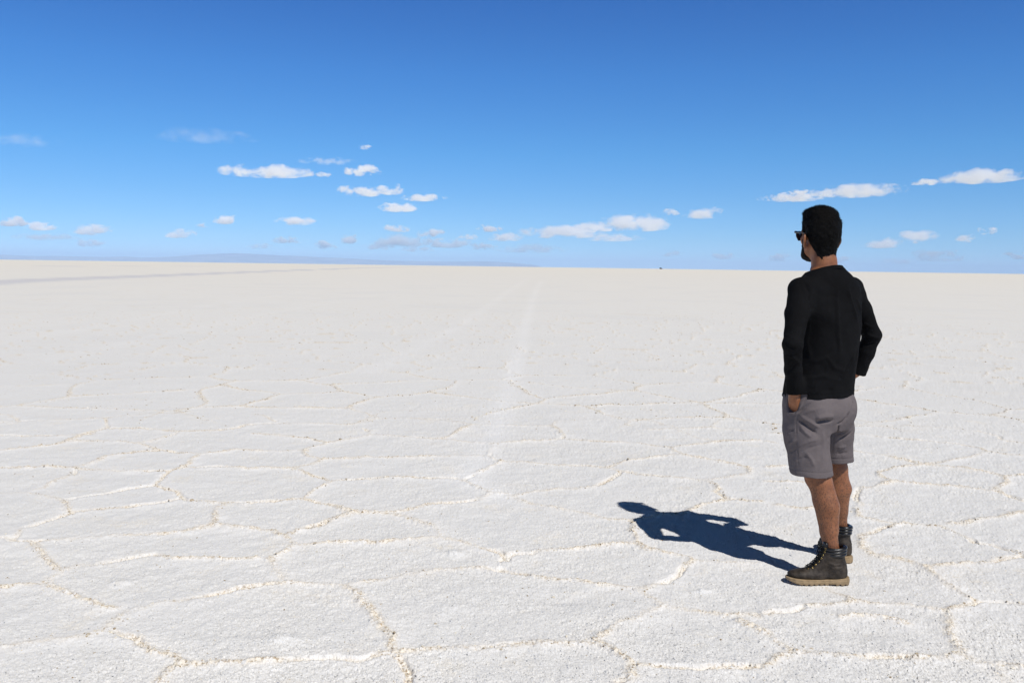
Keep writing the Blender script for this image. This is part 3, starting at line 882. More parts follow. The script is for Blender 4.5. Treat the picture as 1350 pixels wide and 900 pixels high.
def hairfn(X, Y, Z):
    x, y, z = head_xf(X, Y, Z)
    d = smin(skull(x, y, z), cap_sdf(x, y, z, [(0, -.030, -.05), (0, -.043, -.125), (0, -.056, -.2)], [.056, .055, .060]), .022)
    up = sstep(.02, .10, z); fr = sstep(-.03, .07, y)
    th = .006 + .002 * sstep(-.07, -.02, z) + .004 * up + .004 * up * fr + .014 * sstep(.080, .122, z) * sstep(-.115, -.030, y)
    th = th + .018 * np.exp(-((y - .070) / .034) ** 2 - ((z - .108) / .035) ** 2 - ((x + .01) / .055) ** 2)
    # hairline: nape, over the ears, sideburn, forehead
    line = np.where(y < -.035, -.088 + .30 * np.abs(x) ** 1.5, 0) 
    yl = np.array([-.16, -.070, -.046, -.030, -.010, .004, .012, .024, .034, .050, .070, .090, .14])
    zl = np.array([-.122, -.116, -.080, -.034, .012, .016, -.012, -.016, .020, .046, .066, .074, .080])
    line = np.interp(np.broadcast_to(y, d.shape).ravel(), yl, zl).reshape(d.shape)
    line = line + .75 * np.maximum(np.abs(x) - .030, 0) * sstep(-.03, -.06, y)
    line = line + .0025 * np.sin(x * 260) * sstep(-.03, -.06, y)
    fade = sstep(-.003, .055, z - line)
    return -smin(-(d - th * (.18 + .82 * fade)), -(line - z), .006)


Hf = Field(HEAD - (.13, .15, .16), HEAD + (.13, .16, .17), .0028)
Hf.add(hairfn, Hf.lo, Hf.lo + Hf.n * Hf.h)
Hf.rough(.0028, .014, 3); Hf.rough(.0016, .006, 4)
hV, hF = Hf.mesh()
hV = relax(hV, hF, 1, .3); hN = normals(hV, hF)
# loose strands breaking the outline, swept back and down
hr = np.random.default_rng(77); pick = hr.choice(len(hV), 5200)
bl_v, bl_f = [], []
for i in pick:
    p, nn = hV[i], hN[i]
    flow = np.array([0, -.8, -.5]) + hr.normal(0, .35, 3); flow -= nn * (flow @ nn); flow /= np.linalg.norm(flow) + 1e-9
    up_ = .75 if p[2] > HEAD[2] + .06 else .38
    L_ = hr.uniform(.005, .010) * (1.2 if up_ > .5 else .8); side_ = np.cross(nn, flow) * .0007
    mid_ = p + flow * L_ * .5 + nn * L_ * up_ * .6; tip = p + flow * L_ + nn * L_ * up_ * hr.uniform(.2, .9)
    o_ = len(hV) + len(bl_v); q0 = p - nn * .002
    bl_v += [q0 - side_, q0 + side_, mid_ + side_ * .8, mid_ - side_ * .8, tip + side_ * .3, tip - side_ * .3]
    bl_f += [(o_, o_ + 1, o_ + 2, o_ + 3), (o_ + 3, o_ + 2, o_ + 4, o_ + 5)]
hair = np_mesh('hair', np.concatenate([hV, bl_v]), np.concatenate([hF, bl_f]), hair_m, person)


def beardfn(X, Y, Z):
    x, y, z = head_xf(X, Y, Z)
    d = skull(x, y, z) - .0025
    yl = np.array([-.2, .012, .018, .028, .045, .07, .085, .2]); zl = np.array([-.3, -.30, -.012, -.010, -.040, -.045, -.040, -.040])
    line = np.interp(np.broadcast_to(y, d.shape).ravel(), yl, zl).reshape(d.shape)
    d = np.maximum(d, z - line)
    d = np.maximum(d, -.016 + .0 - (z + .112) * .9 - y * 0.05)
    mouth = e_sdf(x, y, z, (0, .095, -.062), (.020, .02, .011))
    return np.maximum(d, -mouth)


Bf = Field(HEAD - (.11, .10, .14), HEAD + (.11, .15, .03), .0028)
Bf.add(beardfn, Bf.lo, Bf.lo + Bf.n * Bf.h); Bf.rough(.0015, .007, 9)
V_, F_ = Bf.mesh()
np_mesh('beard', relax(V_, F_, 1, .3), F_, hair_m, person)

# sunglasses
black_pl = simple('black_acetate', (.012, .012, .014), .18, .5)
Sg = Field(HEAD - (.11, .05, .06), HEAD + (.11, .16, .07), .0022)


def gl(pts, r, k=.002, sq=None):
    Sg.tube([tuple(head_pt(p)) for p in pts], r, k, sq)


for s in (-1, 1):
    rim = [(s * .008, .117, .021), (s * .040, .115, .025), (s * .066, .103, .024), (s * .064, .102, .002), (s * .050, .107, -.017), (s * .026, .113, -.017), (s * .010, .117, .000), (s * .008, .117, .021)]
    gl(rim, [.0032] * 8)
    gl([(s * .064, .104, .022), (s * .074, .096, .022)], [.006, .006])
    gl([(s * .074, .098, .021), (s * .079, .05, .018), (s * .080, .0, .014), (s * .078, -.020, .000)], [.0048, .0036, .0030, .0026])
gl([(-.012, .117, .016), (0, .120, .019), (.012, .117, .016)], [.0035] * 3)
V_, F_ = Sg.mesh()
glasses = np_mesh('sunglasses', relax(V_, F_, 1, .3), F_, black_pl, person)
lens_m = simple('dark_lens', (.02, .018, .035), .05, .9)
for s in (-1, 1):
    ring = [(s * .008, .116, .021), (s * .040, .114, .025), (s * .066, .102, .024), (s * .064, .101, .002), (s * .050, .106, -.017), (s * .026, .112, -.017), (s * .010, .116, .000)]
    V_ = [head_pt(p) for p in ring] + [head_pt((p[0], p[1] - .002, p[2])) for p in ring]
    n = len(ring)
    cA = len(V_); V_ += [head_pt((s * .037, .1135, .004)), head_pt((s * .037, .1115, .004))]
    F_ = [(i, (i + 1) % n, n + (i + 1) % n, n + i) for i in range(n)]
    me = bpy.data.meshes.new('lens')
    me.from_pydata([tuple(v) for v in V_], [], F_ + [(i, (i + 1) % n, cA) for i in range(n)] + [(n + i, n + (i + 1) % n, cA + 1) for i in range(n)])
    me.materials.append(lens_m); link(bpy.data.objects.new('lens', me), glasses)
# ------------------------------------------------------------------ clothes
def cloth(name, c0, c1, rough=.85, weave=900, bump=.25, wr=0.5, wscale=14, spec=.08):
    m, t, b = new_mat(name)
    co = t.n('ShaderNodeTexCoord').outputs['Object']
    f = t.noise(co, 6, 4, .6)
    t.l(t.mix(t.mapr(f, .3, .7, 0, 1), c0, c1), b.inputs['Base Color'])
    b.inputs['Roughness'].default_value = rough; b.inputs['Specular IOR Level'].default_value = spec
    h = t.math('ADD', t.math('MULTIPLY', t.noise(co, weave, 2, .5), .12), t.math('MULTIPLY', t.noise(co, wscale, 4, .55, 1.2), wr))
    bm = t.n('ShaderNodeBump'); bm.inputs['Strength'].default_value = bump; bm.inputs['Distance'].default_value = .03
    t.l(h, bm.inputs['Height']); t.l(bm.outputs[0], b.inputs['Normal'])
    return m


def px_on(bvh, px, py):
    """the point of a local surface seen at a place of the photograph"""
    o = to_local((0, 0, CAM_H)); w = ray(px, py); d = np.array([cy_ * w[0] + sy_ * w[1], -sy_ * w[0] + cy_ * w[1], w[2]])
    hit = bvh.ray_cast(Vector(o), Vector(d))
    return None if hit[0] is None else np.array(hit[0])


def crease(V, F, lines, gain=1.0):
    """raise or sink the cloth along lines (pixels, width, height)"""
    bvh = BVHTree.FromPolygons([tuple(v) for v in V], [tuple(f) for f in F])
    N = normals(V, F); D = np.zeros(len(V))
    for pts, w, a in lines:
        P = [px_on(bvh, *p) for p in pts] if len(pts[0]) == 2 else [np.array(p) for p in pts]
        P = [p for p in P if p is not None]
        if len(P) < 2: continue
        d, tt = seg_dist(V, P)
        taper = np.clip(np.minimum(tt, 1 - tt) * 5, 0.15, 1)
        D += gain * a * np.exp(-(d / w) ** 2) * taper
    return V + N * D[:, None]


shirt_m = cloth('black_jersey', (.0042, .0042, .0047), (.0078, .0078, .0086), .9, 700, .55, .5, 11)
S = Field((-.40, -.26, .80), (.42, .24, 1.54), .004)
SHIRT = [(.850, .0, .004, .181, .136), (.90, .002, .002, .181, .134), (.98, .004, -.004, .170, .138), (1.08, .006, -.008, .158, .148), (1.18, .007, -.012, .160, .152), (1.27, .005, -.014, .180, .136),
         (1.34, .003, -.016, .186, .119), (1.39, 0, -.020, .176, .107), (1.425, 0, -.022, .150, .094), (1.452, 0, -.022, .118, .082), (1.475, 0, -.018, .088, .072), (1.52, 0, .0, .062, .062)]
S.stack(SHIRT, .0, .80, 1.52)
for Sj, E, W_, ex in ((SHL, ELL, WRL, 0), (SHR, ELR, WRR, .034)):
    Sj, E, W_ = map(np.array, (Sj, E, W_))
    S.tube([Sj, Sj * .55 + E * .45, E, E * .5 + W_ * .5, W_ + (W_ - E) * (.06 + ex * 4)], [.057, .051, .043, .043 if ex else .040, .040 if ex else .038], .035)
S.rough(.0030, .07, 15); S.rough(.0018, .03, 16)
# neck opening, hem and the hollow under the hem and in the cuffs
nk = np.array([0.0, -.012, 1.485])
S.add(lambda X, Y, Z: (1.478 - .34 * (Y + .015)) * 0 + (Z - (1.484 - .30 * (Y + .05))) * -1, (-.12, -.15, 1.40), (.12, .15, 1.54), .0, 'cut')
S.add(lambda X, Y, Z: Z - (.862 - .05 * Y), S.lo, (.20, .3, .90), 0, 'cut')
S.stack([(z, cx, cy, a, b_) for z, cx, cy, a, b_ in SHIRT[:5]], 0, .80, .90, 'cut', grow=-.013)
for E, W_, ex in ((ELL, WRL, 0), (ELR, WRR, .034)):
    E, W_ = np.array(E), np.array(W_); ax = (W_ - E) / np.linalg.norm(W_ - E) if ex else np.array((.10, .03, -.99)); end = W_ + ax * (ex - .004)
    S.add(lambda X, Y, Z, ax=ax, end=end: np.maximum(-((X - end[0]) * ax[0] + (Y - end[1]) * ax[1] + (Z - end[2]) * ax[2]),
          np.sqrt((X - end[0]) ** 2 + (Y - end[1]) ** 2 + (Z - end[2]) ** 2) - .062), end - .07, end + .07, .0, 'cut')
    S.tube([end - ax * .012, end + ax * .02], [.024, .026], 0, None, 'cut')
sV, sF = S.mesh(); sV = relax(sV, sF, 2, .4)
sV = crease(sV, sF, [
    ([(1104, 375), (1103, 400), (1105, 440), (1108, 470)], .010, .005), ([(1118, 380), (1123, 400), (1131, 425)], .010, .005), ([(1128, 392), (1135, 412)], .010, .004),
    ([(1060, 372), (1067, 385), (1066, 400)], .008, -.004), ([(1034, 452), (1046, 460), (1058, 466)], .007, -.006), ([(1033, 466), (1045, 470), (1055, 480)], .008, .005),
    ([(1036, 492), (1048, 482), (1057, 470)], .007, -.005), ([(1034, 505), (1050, 500)], .008, .004), ([(1035, 440), (1050, 450)], .007, .004),
    ([(1141, 440), (1152, 444), (1161, 446)], .008, .005), ([(1140, 455), (1152, 452), (1162, 448)], .006, -.006), ([(1138, 425), (1150, 432)], .008, .004), ([(1140, 466), (1155, 462)], .008, .004),
    ([(1062, 500), (1085, 495), (1110, 503)], .010, .004), ([(1070, 478), (1095, 470)], .010, .004), ([(1065, 512), (1100, 514)], .009, -.003), ([(1090, 470), (1100, 485), (1120, 490)], .010, .004),
    ([(1068, 420), (1064, 450), (1070, 480)], .010, .0035), ([(1125, 470), (1112, 492)], .010, -.004)], 1.5)
# hem and cuff seams
N = normals(sV, sF)
zh = .862 - .05 * sV[:, 1]
sV -= N * (.0014 * np.exp(-((sV[:, 2] - zh - .022) / .003) ** 2) * (np.abs(sV[:, 0]) < .2))[:, None]
shirt = np_mesh('long_sleeve_shirt', sV, sF, shirt_m, person)
# ribbed collar
ring = []
for i in range(40):
    a = 2 * math.pi * i / 40
    x, y = .069 * math.cos(a), -.018 + .067 * math.sin(a)
    ring.append((x, y, 1.482 - .30 * (y + .05)))
V_, F_ = merge([sweep(ring, .005, 8, True), sweep([(x * 1.05, (y + .018) * 1.05 - .018, z - .008) for x, y, z in ring], .005, 8, True)])
np_mesh('collar', V_, F_, cloth('black_rib', (.006, .006, .007), (.010, .010, .011), .9, 700, .3), shirt)

short_m = cloth('grey_twill', (.122, .103, .103), (.152, .130, .130), .85, 900, .4, .45, 16, .1)
P = Field((-.34, -.26, .42), (.32, .26, .94), .0038)
P.stack([(.70, 0, .0, .150, .118), (.76, 0, -.003, .168, .132), (.82, 0, -.006, .170, .134), (.865, 0, -.004, .170, .124), (.90, 0, -.002, .160, .116), (.93, 0, 0, .150, .108)], .0, .705, .925)
for s in (-1, 1): P.ell((s * .076, -.054, .800), (.084, .080, .080), .04)
HEML, HEMR = np.array([-.084, -.060, .500]), np.array([.174, .036, .526])
LM, RM = (-.092, -.018, .68), (.130, .024, .68)
P.tube([(-.088, .008, .83), LM, HEML - (0, 0, .03)], [.097, .100, .098], .03)
P.tube([(.090, .008, .83), RM, HEMR - (0, 0, .03)], [.104, .100, .094], .03)
# slit between the legs
P.add(lambda X, Y, Z: np.maximum(np.abs(X - .006 - (.735 - Z) * .10) - .003, Z - .735), (-.1, -.25, .42), (.1, .25, .75), .012, 'cut')
# the filled left pocket
P.tube([(-.138, .004, .780), (-.134, .008, .715)], [.036, .034], .05, ((1, 0, 0), .75))
P.tube([(.172, .070, .84), (.160, .085, .75)], [.042, .036], .05)
P.add(lambda X, Y, Z: Z - (.500 + (.026 / .06) * np.clip(X, 0, .06)), (-.34, -.26, .40), (.34, .26, .53), 0, 'cut')
for HM, MD, r_ in ((HEML, LM, .087), (HEMR, RM, .083)):
    ax = np.array(MD) - (HM - (0, 0, .03)); P.tube([HM - (0, 0, .03) + ax * .30, HM - (0, 0, .03) - ax * .2], [r_, r_], 0, None, 'cut')
# hollow where the left hand goes in
wl = np.array(WRL); dn = np.array([.034, .026, -.12]) / .1274
P.tube([wl + (-.012, 0, .03), wl + dn * .060 + (-.012, -.002, 0)], [.040, .032], .012, ((1, 0, 0), .62), 'cut')
P.rough(.0025, .06, 25); P.rough(.0016, .025, 26)
pV, pF = P.mesh(); pV = relax(pV, pF, 2, .4)
pV = crease(pV, pF, [
    ([(1076, 557), (1088, 555), (1099, 554)], .007, -.012), ([(1074, 551), (1088, 549), (1100, 548)], .010, .008), ([(1052, 552), (1064, 562), (1078, 572)], .007, -.010), ([(1053, 546), (1068, 556), (1082, 565)], .009, .007),
    ([(1054, 560), (1062, 570), (1070, 577)], .008, .005), ([(1105, 580), (1113, 576), (1123, 568)], .006, -.009), ([(1104, 574), (1114, 570), (1123, 563)], .008, .006), ([(1102, 560), (1110, 557), (1116, 550), (1118, 540)], .008, -.007),
    ([(1121, 525), (1119, 540), (1112, 553)], .009, .006), ([(1124, 528), (1124, 545)], .006, -.006), ([(1050, 545), (1062, 536), (1076, 528)], .006, -.005), ([(1051, 548), (1068, 541), (1088, 536)], .008, .005),
    ([(1048, 590), (1066, 582), (1080, 578)], .008, .004), ([(1050, 598), (1068, 590), (1085, 584)], .007, -.004), ([(1062, 596), (1070, 606), (1074, 616)], .008, .004), ([(1052, 606), (1066, 600)], .007, -.004),
    ([(1039, 570), (1047, 566)], .006, -.004), ([(1040, 585), (1049, 580)], .006, .004), ([(1041, 596), (1050, 592)], .006, -.004), ([(1085, 560), (1086, 590), (1084, 615)], .010, .004),
    ([(1104, 590), (1116, 588)], .008, .004), ([(1103, 598), (1117, 596)], .007, -.004),
    # seams
    ([(1049, 549), (1050, 570), (1051, 590), (1053, 622)], .0025, -.0022), ([(1099, 553), (1098.5, 575), (1097.5, 600)], .003, -.002),
    # pocket edge under the hand
    ([(1036, 542), (1042, 545), (1049, 546), (1054, 540), (1059, 527)], .0035, .005)], 1.3)
N = normals(pV, pF)
for z0 in (.500 + .026, .526 + .026):
    side = pV[:, 0] < .02 if z0 < .54 else pV[:, 0] > .03
    pV -= N * (.0022 * np.exp(-((pV[:, 2] - z0) / .0028) ** 2) * side)[:, None]
np_mesh('shorts', pV, pF, short_m, person)

# ------------------------------------------------------------------ boots (toe towards +y, x to the right)
leather, t, b = new_mat('boot_leather')
co = t.n('ShaderNodeTexCoord').outputs['Object']
t.l(t.mix(t.mapr(t.noise(co, 28, 5, .65), .35, .7, 0, 1), (.020, .015, .011), (.062, .048, .036)), b.inputs['Base Color'])
b.inputs['Roughness'].default_value = .62; b.inputs['Specular IOR Level'].default_value = .3
bm = t.n('ShaderNodeBump'); bm.inputs['Strength'].default_value = .4; bm.inputs['Distance'].default_value = .003
t.l(t.noise(co, 90, 4, .6), bm.inputs['Height']); t.l(bm.outputs[0], b.inputs['Normal'])
collar_m = simple('collar_leather', (.008, .008, .009), .33, .5, 60, .3, .3, 120, .002)
sole_m = simple('tan_rubber', (.30, .215, .125), .75, .2, 40, .18, .3, 160, .001)
tread_m = simple('dark_tread', (.03, .026, .022), .8, .2, 40, .2)
lace_m = simple('black_lace', (.010, .010, .010), .8, .2, 300, .3)
brass = simple('brass_eyelet', (.55, .40, .16), .3, .5, metal=1.0)

SOLE_Y = np.array([-.098, -.090, -.07, -.03, .02, .06, .10, .14, .175, .200, .212])
SOLE_L = np.array([.012, .030, .039, .040, .037, .041, .047, .050, .043, .026, .008])       # outer side
SOLE_R = np.array([.012, .030, .038, .038, .033, .036, .043, .046, .038, .024, .008])       # inner side


def make_boot(side):
    """side -1 = left boot (outer side towards -x)"""
    boot = link(bpy.data.objects.new('boot', None), person)
    U = Field((-.08, -.12, .01), (.08, .24, .24), .0026)
    m = -side
    U.ell((0, .118, .046), (.046, .086, .026), .015)
    U.ell((0, .066, .046), (.042, .080, .036), .015)
    U.ell((0, -.032, .062), (.040, .050, .060), .02)
    U.tube([(0, .100, .046), (0, .052, .088), (0, .008, .140)], [.027, .031, .034], .018)
    U.stack([(.05, 0, -.028, .038, .052), (.10, 0, -.026, .037, .053), (.14, 0, -.021, .038, .051), (.17, 0, -.020, .041, .053), (.192, 0, -.020, .044, .056)], .03, .05, .192)
    U.add(lambda X, Y, Z: Z - .030, U.lo, (.1, .3, .05), 0, 'cut')
    U.stack([(.10, 0, -.020, .030, .044), (.15, 0, -.019, .033, .046), (.22, 0, -.020, .037, .050)], 0, .12, .24, 'cut')
    # quarter and toe-cap seams, ankle wrinkles
    U.rough(.0012, .02, 41 + side)
    uV, uF = U.mesh(); uV = relax(uV, uF, 1, .4)
    N = normals(uV, uF); D = np.zeros(len(uV))
    for s in (-1, 1):
        for pts, w, a in (([(s * .050, .098, .036), (s * .045, .080, .075), (s * .030, .066, .110)], .0022, -.002),
                          ([(s * .044, -.052, .036), (s * .040, -.040, .075), (s * .042, .0, .100), (s * .036, .040, .118)], .0022, -.002),
                          ([(s * .044, -.055, .112), (s * .042, -.01, .108), (s * .034, .03, .128)], .005, .003), ([(s * .044, -.05, .095), (s * .042, .0, .090)], .006, .003),
                          ([(s * .046, .09, .06), (s * .030, .10, .085)], .005, -.002)):
            d, tt = seg_dist(uV, pts); D += a * np.exp(-(d / w) ** 2)
    np_mesh('upper', uV + N * D[:, None], uF, leather, boot)
    # sole with lugs cut into its lower edge
    L_, R_ = (SOLE_L, SOLE_R) if side < 0 else (SOLE_R, SOLE_L)
    So = Field((-.075, -.12, -.012), (.075, .24, .06), .0022)

    def solefn(X, Y, Z):
        y = Y.ravel()
        l = np.interp(y, SOLE_Y, L_)[None, :, None]; r = np.interp(y, SOLE_Y, R_)[None, :, None]
        top = np.interp(y, [-.1, -.05, .0, .06, .13, .21], [.039, .037, .032, .030, .031, .034])[None, :, None]
        bot = np.interp(y, [-.1, -.085, .12, .16, .21], [.003, 0, 0, .004, .020])[None, :, None]
        bulge = .004 * np.cos((Z - .02) * 60)
        q = np.maximum(X - r - bulge, -X - l - bulge)
        q = np.maximum(q, np.maximum(Y - .214, -.100 - Y))
        groove = .0022 * np.exp(-((Z - top + .008) / .0022) ** 2)
        q = q + groove
        return -smin(-q, -np.maximum(Z - top, bot - Z), .006)
    So.add(solefn, So.lo, So.lo + So.n * So.h)
    So.add(lambda X, Y, Z: np.maximum(np.maximum(np.abs(((Y + .5) % .026) - .013) - .0045, Z - .008), .024 - np.abs(X) + 0 * Y), So.lo, So.lo + So.n * So.h, .002, 'cut')
    So.add(lambda X, Y, Z: np.maximum(np.abs(Y + .012) - .011, Z - .007), So.lo, So.lo + So.n * So.h, .003, 'cut')
    V_, F_ = So.mesh(); np_mesh('sole', relax(V_, F_, 1, .3), F_, sole_m, boot)
    # padded collar: stacked rolls round the back and sides
    rolls = []
    for z, a, b_, r in ((.154, .0385, .0530, .0095), (.169, .0400, .0535, .0098), (.184, .0415, .0550, .0098)):
        ring = []
        for i in range(33):
            w = math.radians(-232 + 284 * i / 32)
            ring.append((a * math.cos(w), -.020 + b_ * math.sin(w), z + .010 * max(0, -math.sin(w)) * (z - .13) * 10))
        rolls.append(sweep(ring, r, 10))
    V_, F_ = merge(rolls); np_mesh('collar', V_, F_, collar_m, boot)
    # tongue
    Tn = Field((-.05, -.02, .08), (.05, .12, .24), .0028)
    Tn.tube([(0, .052, .100), (0, .022, .150), (0, .023, .205)], [.018, .014, .011], .01, ((1, 0, 0), 1.8))
    V_, F_ = Tn.mesh(); np_mesh('tongue', relax(V_, F_, 1, .4), F_, collar_m, boot)
    # laces and their hooks
    bvh = BVHTree.FromPolygons([tuple(v) for v in uV], [tuple(f) for f in uF])
    row = []
    for y0, z0, x0 in ((.104, .074, .017), (.088, .086, .019), (.072, .100, .020), (.056, .117, .021), (.042, .135, .022), (.036, .153, .023), (.035, .170, .024), (.036, .185, .024)):
        pr = []
        for s in (-1, 1):
            dr = Vector((0, -.75, -.66)).normalized() if z0 < .13 else Vector((0, -1, 0))
            h = bvh.ray_cast(Vector((s * x0, y0, z0)) - dr * .06, dr)
            p = np.array(h[0]) if h[0] is not None and (Vector((s * x0, y0, z0)) - h[0]).length < .035 else np.array((s * x0, y0 - .008, z0))
            nn = np.array(h[1]) if h[0] is not None else np.array((0, 1, 0))
            nn = nn if nn[1] > 0 else -nn
            pr.append((p + nn * .003, nn))
        row.append(pr)
    cords = []
    for r0, r1 in zip(row[:-1], row[1:]):
        for s in (0, 1):
            a0, n0 = r0[s]; a1, n1 = r1[1 - s]
            nn = np.array((0, .75, .66)) if a0[2] < .13 else np.array((0, 1, .1))
            cords.append(sweep([a0, a0 * .7 + a1 * .3 + nn * .009, a0 * .3 + a1 * .7 + nn * .009, a1], .0026, 6))
    tp = (row[-1][0][0] + row[-1][1][0]) / 2 + (0, .012, .002)
    for s in (-1, 1):
        cords.append(sweep([tp, tp + (s * .012, .010, .010), tp + (s * .020, .013, .004), tp + (s * .016, .012, -.008), tp + (0, .004, -.004)], .0022, 6))
        cords.append(sweep([tp, tp + (s * .012, .010, -.014), tp + (s * .018, .012, -.034)], .0020, 6))
    V_, F_ = merge(cords); np_mesh('laces', V_, F_, lace_m, boot)
    eye_v, eye_f = sweep([(.0042 * math.cos(a), 0, .0042 * math.sin(a)) for a in np.linspace(0, 2 * math.pi, 9)[:-1]], .0017, 5, True)
    first = None
    for pr in row:
        for p, nn in pr:
            if first is None: o = first = np_mesh('eyelet', eye_v, np.array(eye_f), brass, boot)
            else:
                o = first.copy(); COL.objects.link(o); o.parent = boot
            o.location = p; o.rotation_euler = Vector(nn).to_track_quat('Y', 'Z').to_euler()
    return boot


for side, A_, fy in ((-1, ANL, FYL), (1, ANR, FYR)):
    bo = make_boot(side)
    fwd = np.array([-math.sin(fy), math.cos(fy)])
    bo.location = (A_[0] + fwd[0] * (.021 if side < 0 else .012), A_[1] + fwd[1] * (.021 if side < 0 else .012), 0.0); bo.rotation_euler = (0, 0, fy); bo.scale = (.97, .95, .93)
# ------------------------------------------------------------------ loose crumbs of salt along the ridges
cv, cf, cc = [], [], []
t_ = (1 + 5 ** .5) / 2
ico_v = np.array([(-1, t_, 0), (1, t_, 0), (-1, -t_, 0), (1, -t_, 0), (0, -1, t_), (0, 1, t_), (0, -1, -t_), (0, 1, -t_), (t_, 0, -1), (t_, 0, 1), (-t_, 0, -1), (-t_, 0, 1)]) / 1.9
ico_f = np.array([(0, 11, 5), (0, 5, 1), (0, 1, 7), (0, 7, 10), (0, 10, 11), (1, 5, 9), (5, 11, 4), (11, 10, 2), (10, 7, 6), (7, 1, 8), (3, 9, 4), (3, 4, 2), (3, 2, 6), (3, 6, 8), (3, 8, 9), (4, 9, 5), (2, 4, 11), (6, 2, 10), (8, 6, 7), (9, 8, 1)])
pos = []
for P_ in RIDGES:
    s0 = rng.uniform(.4, 1.2)
    for a, b_ in zip(P_[:-1], P_[1:]):
        L = np.linalg.norm(b_ - a)
        for _ in range(rng.poisson(L * 70 * s0)):
            q = a + (b_ - a) * rng.random() + rng.normal(0, .016, 2)
            pos.append((q[0], q[1], rng.lognormal(math.log(.0026), .42)))
for _ in range(5200):                                     # a few strays on the plates
    r = 2.9 * (30 / 2.9) ** rng.random(); an = rng.uniform(-.62, .62)
    pos.append((r * math.sin(an), r * math.cos(an), rng.lognormal(math.log(.0019 * max(1, r / 7)), .4)))
wts = farridge * rr * (rr < 26); pick = rng.choice(len(wts), 9000, p=wts / wts.sum())   # and along the ridges further out
far_pos = [(gxv[i] + rng.normal(0, .02), gyv[i] + rng.normal(0, .02), rng.lognormal(math.log(.0042), .45)) for i in pick]
far_n = len(far_pos); pos = np.array(far_pos + pos)
keep = fbm2(pos[:, 0] * 3.1, pos[:, 1] * 3.1, 123, 3) + rng.normal(0, .06, len(pos)) > .49
keep[-5200:] = True; keep[:far_n] = keep[:far_n] | (rng.random(far_n) < .35)
keep &= np.min([np.hypot(pos[:, 0] - fx, pos[:, 1] - fy_) for fx, fy_ in FOOT_SPOTS], axis=0) > .2
pos = pos[keep]
pr_ = np.hypot(pos[:, 0], pos[:, 1]); pa_ = np.arctan2(pos[:, 0], pos[:, 1])
ri = np.clip(np.searchsorted(rad, pr_), 0, NR - 1); ai = np.clip(np.round((np.degrees(pa_) + AW) / .055).astype(int), 0, len(fan) - 1)
pz = gz[ri * NA + ai]
n = len(pos); sc = np.minimum(pos[:, 2], .012)[:, None, None]
jv = ico_v[None] * (1 + rng.normal(0, .22, (n, 12, 1))) * sc * np.concatenate([rng.uniform(.8, 1.5, (n, 1, 2)), rng.uniform(.5, .9, (n, 1, 1))], 2)
jv += np.stack([pos[:, 0], pos[:, 1], pz + pos[:, 2] * .15], 1)[:, None, :]
fc = (ico_f[None] + 12 * np.arange(n)[:, None, None]).reshape(-1, 3)
tone = np.repeat(np.where(rng.random(n) < .44, rng.uniform(.5, 1, n), rng.uniform(0, .3, n)), 12)
crm, t, b = new_mat('salt_crumb')
t.l(t.mix(t.attr('tone'), (0.80, 0.74, 0.62), (0.30, 0.22, 0.13)), b.inputs['Base Color'])
b.inputs['Roughness'].default_value = .8; b.inputs['Specular IOR Level'].default_value = .2
tag(np_mesh('salt_crumbs', jv.reshape(-1, 3), fc, crm, smooth=False, attrs={'tone': tone}), kind='stuff')

# ------------------------------------------------------------------ the dark speck on the skyline: an off-road car
dv = ray(871.5, 352.3); dv = dv / math.hypot(dv[0], dv[1])
VD = 1450.0
car = link(bpy.data.objects.new('off_road_car', None)); car.location = (dv[0] * VD, dv[1] * VD, -VD * VD / (2 * EARTH)); car.rotation_euler = (0, 0, R(-38))
tag(car, 'tiny dark off-road car far away on the skyline left of the man', 'car')


def prism(prof, w, y0=0.0, inset=0.0):
    """side outline (x, z) pushed out across y"""
    n = len(prof); V = [(x, y0 - w / 2 + (inset if z > 1.15 else 0), z) for x, z in prof] + [(x, y0 + w / 2 - (inset if z > 1.15 else 0), z) for x, z in prof]
    me_f = [tuple(range(n))[::-1], tuple(range(n, 2 * n))] + [(i, (i + 1) % n, n + (i + 1) % n, n + i) for i in range(n)]
    return V, me_f


def poly_obj(name, V, F, mat, parent):
    me = bpy.data.meshes.new(name); me.from_pydata([tuple(map(float, v)) for v in V], [], F); me.materials.append(mat)
    return link(bpy.data.objects.new(name, me), parent)


carp = simple('dark_paint', (.020, .022, .030), .4, .4)
glass_m = simple('car_glass', (.01, .012, .015), .1, .5); tyre = simple('tyre_rubber', (.012, .012, .012), .9, .2)
poly_obj('body', *prism([(-2.35, .45), (2.3, .45), (2.35, .95), (2.2, 1.10), (1.15, 1.18), (.55, 1.85), (-2.2, 1.88), (-2.38, 1.1)], 1.86, 0, .12), carp, car)
poly_obj('side_window', *prism([(.95, 1.22), (.50, 1.72), (-2.0, 1.74), (-2.15, 1.22)], 1.66), glass_m, car)
poly_obj('luggage', *prism([(.3, 1.90), (.35, 2.25), (-.4, 2.5), (-1.6, 2.45), (-2.0, 2.3), (-2.05, 1.90)], 1.3), simple('tarp', (.03, .032, .045), .8), car)
for x in (-1.45, 1.45):
    for y in (-.8, .8):
        nn = 18; V_ = [(x + .42 * math.cos(2 * math.pi * i / nn), y + q, .42 + .42 * math.sin(2 * math.pi * i / nn)) for q in (-.14, .14) for i in range(nn)]
        poly_obj('wheel', V_, [tuple(range(nn)), tuple(range(nn, 2 * nn))[::-1]] + [(i, nn + i, nn + (i + 1) % nn, (i + 1) % nn) for i in range(nn)], tyre, car)

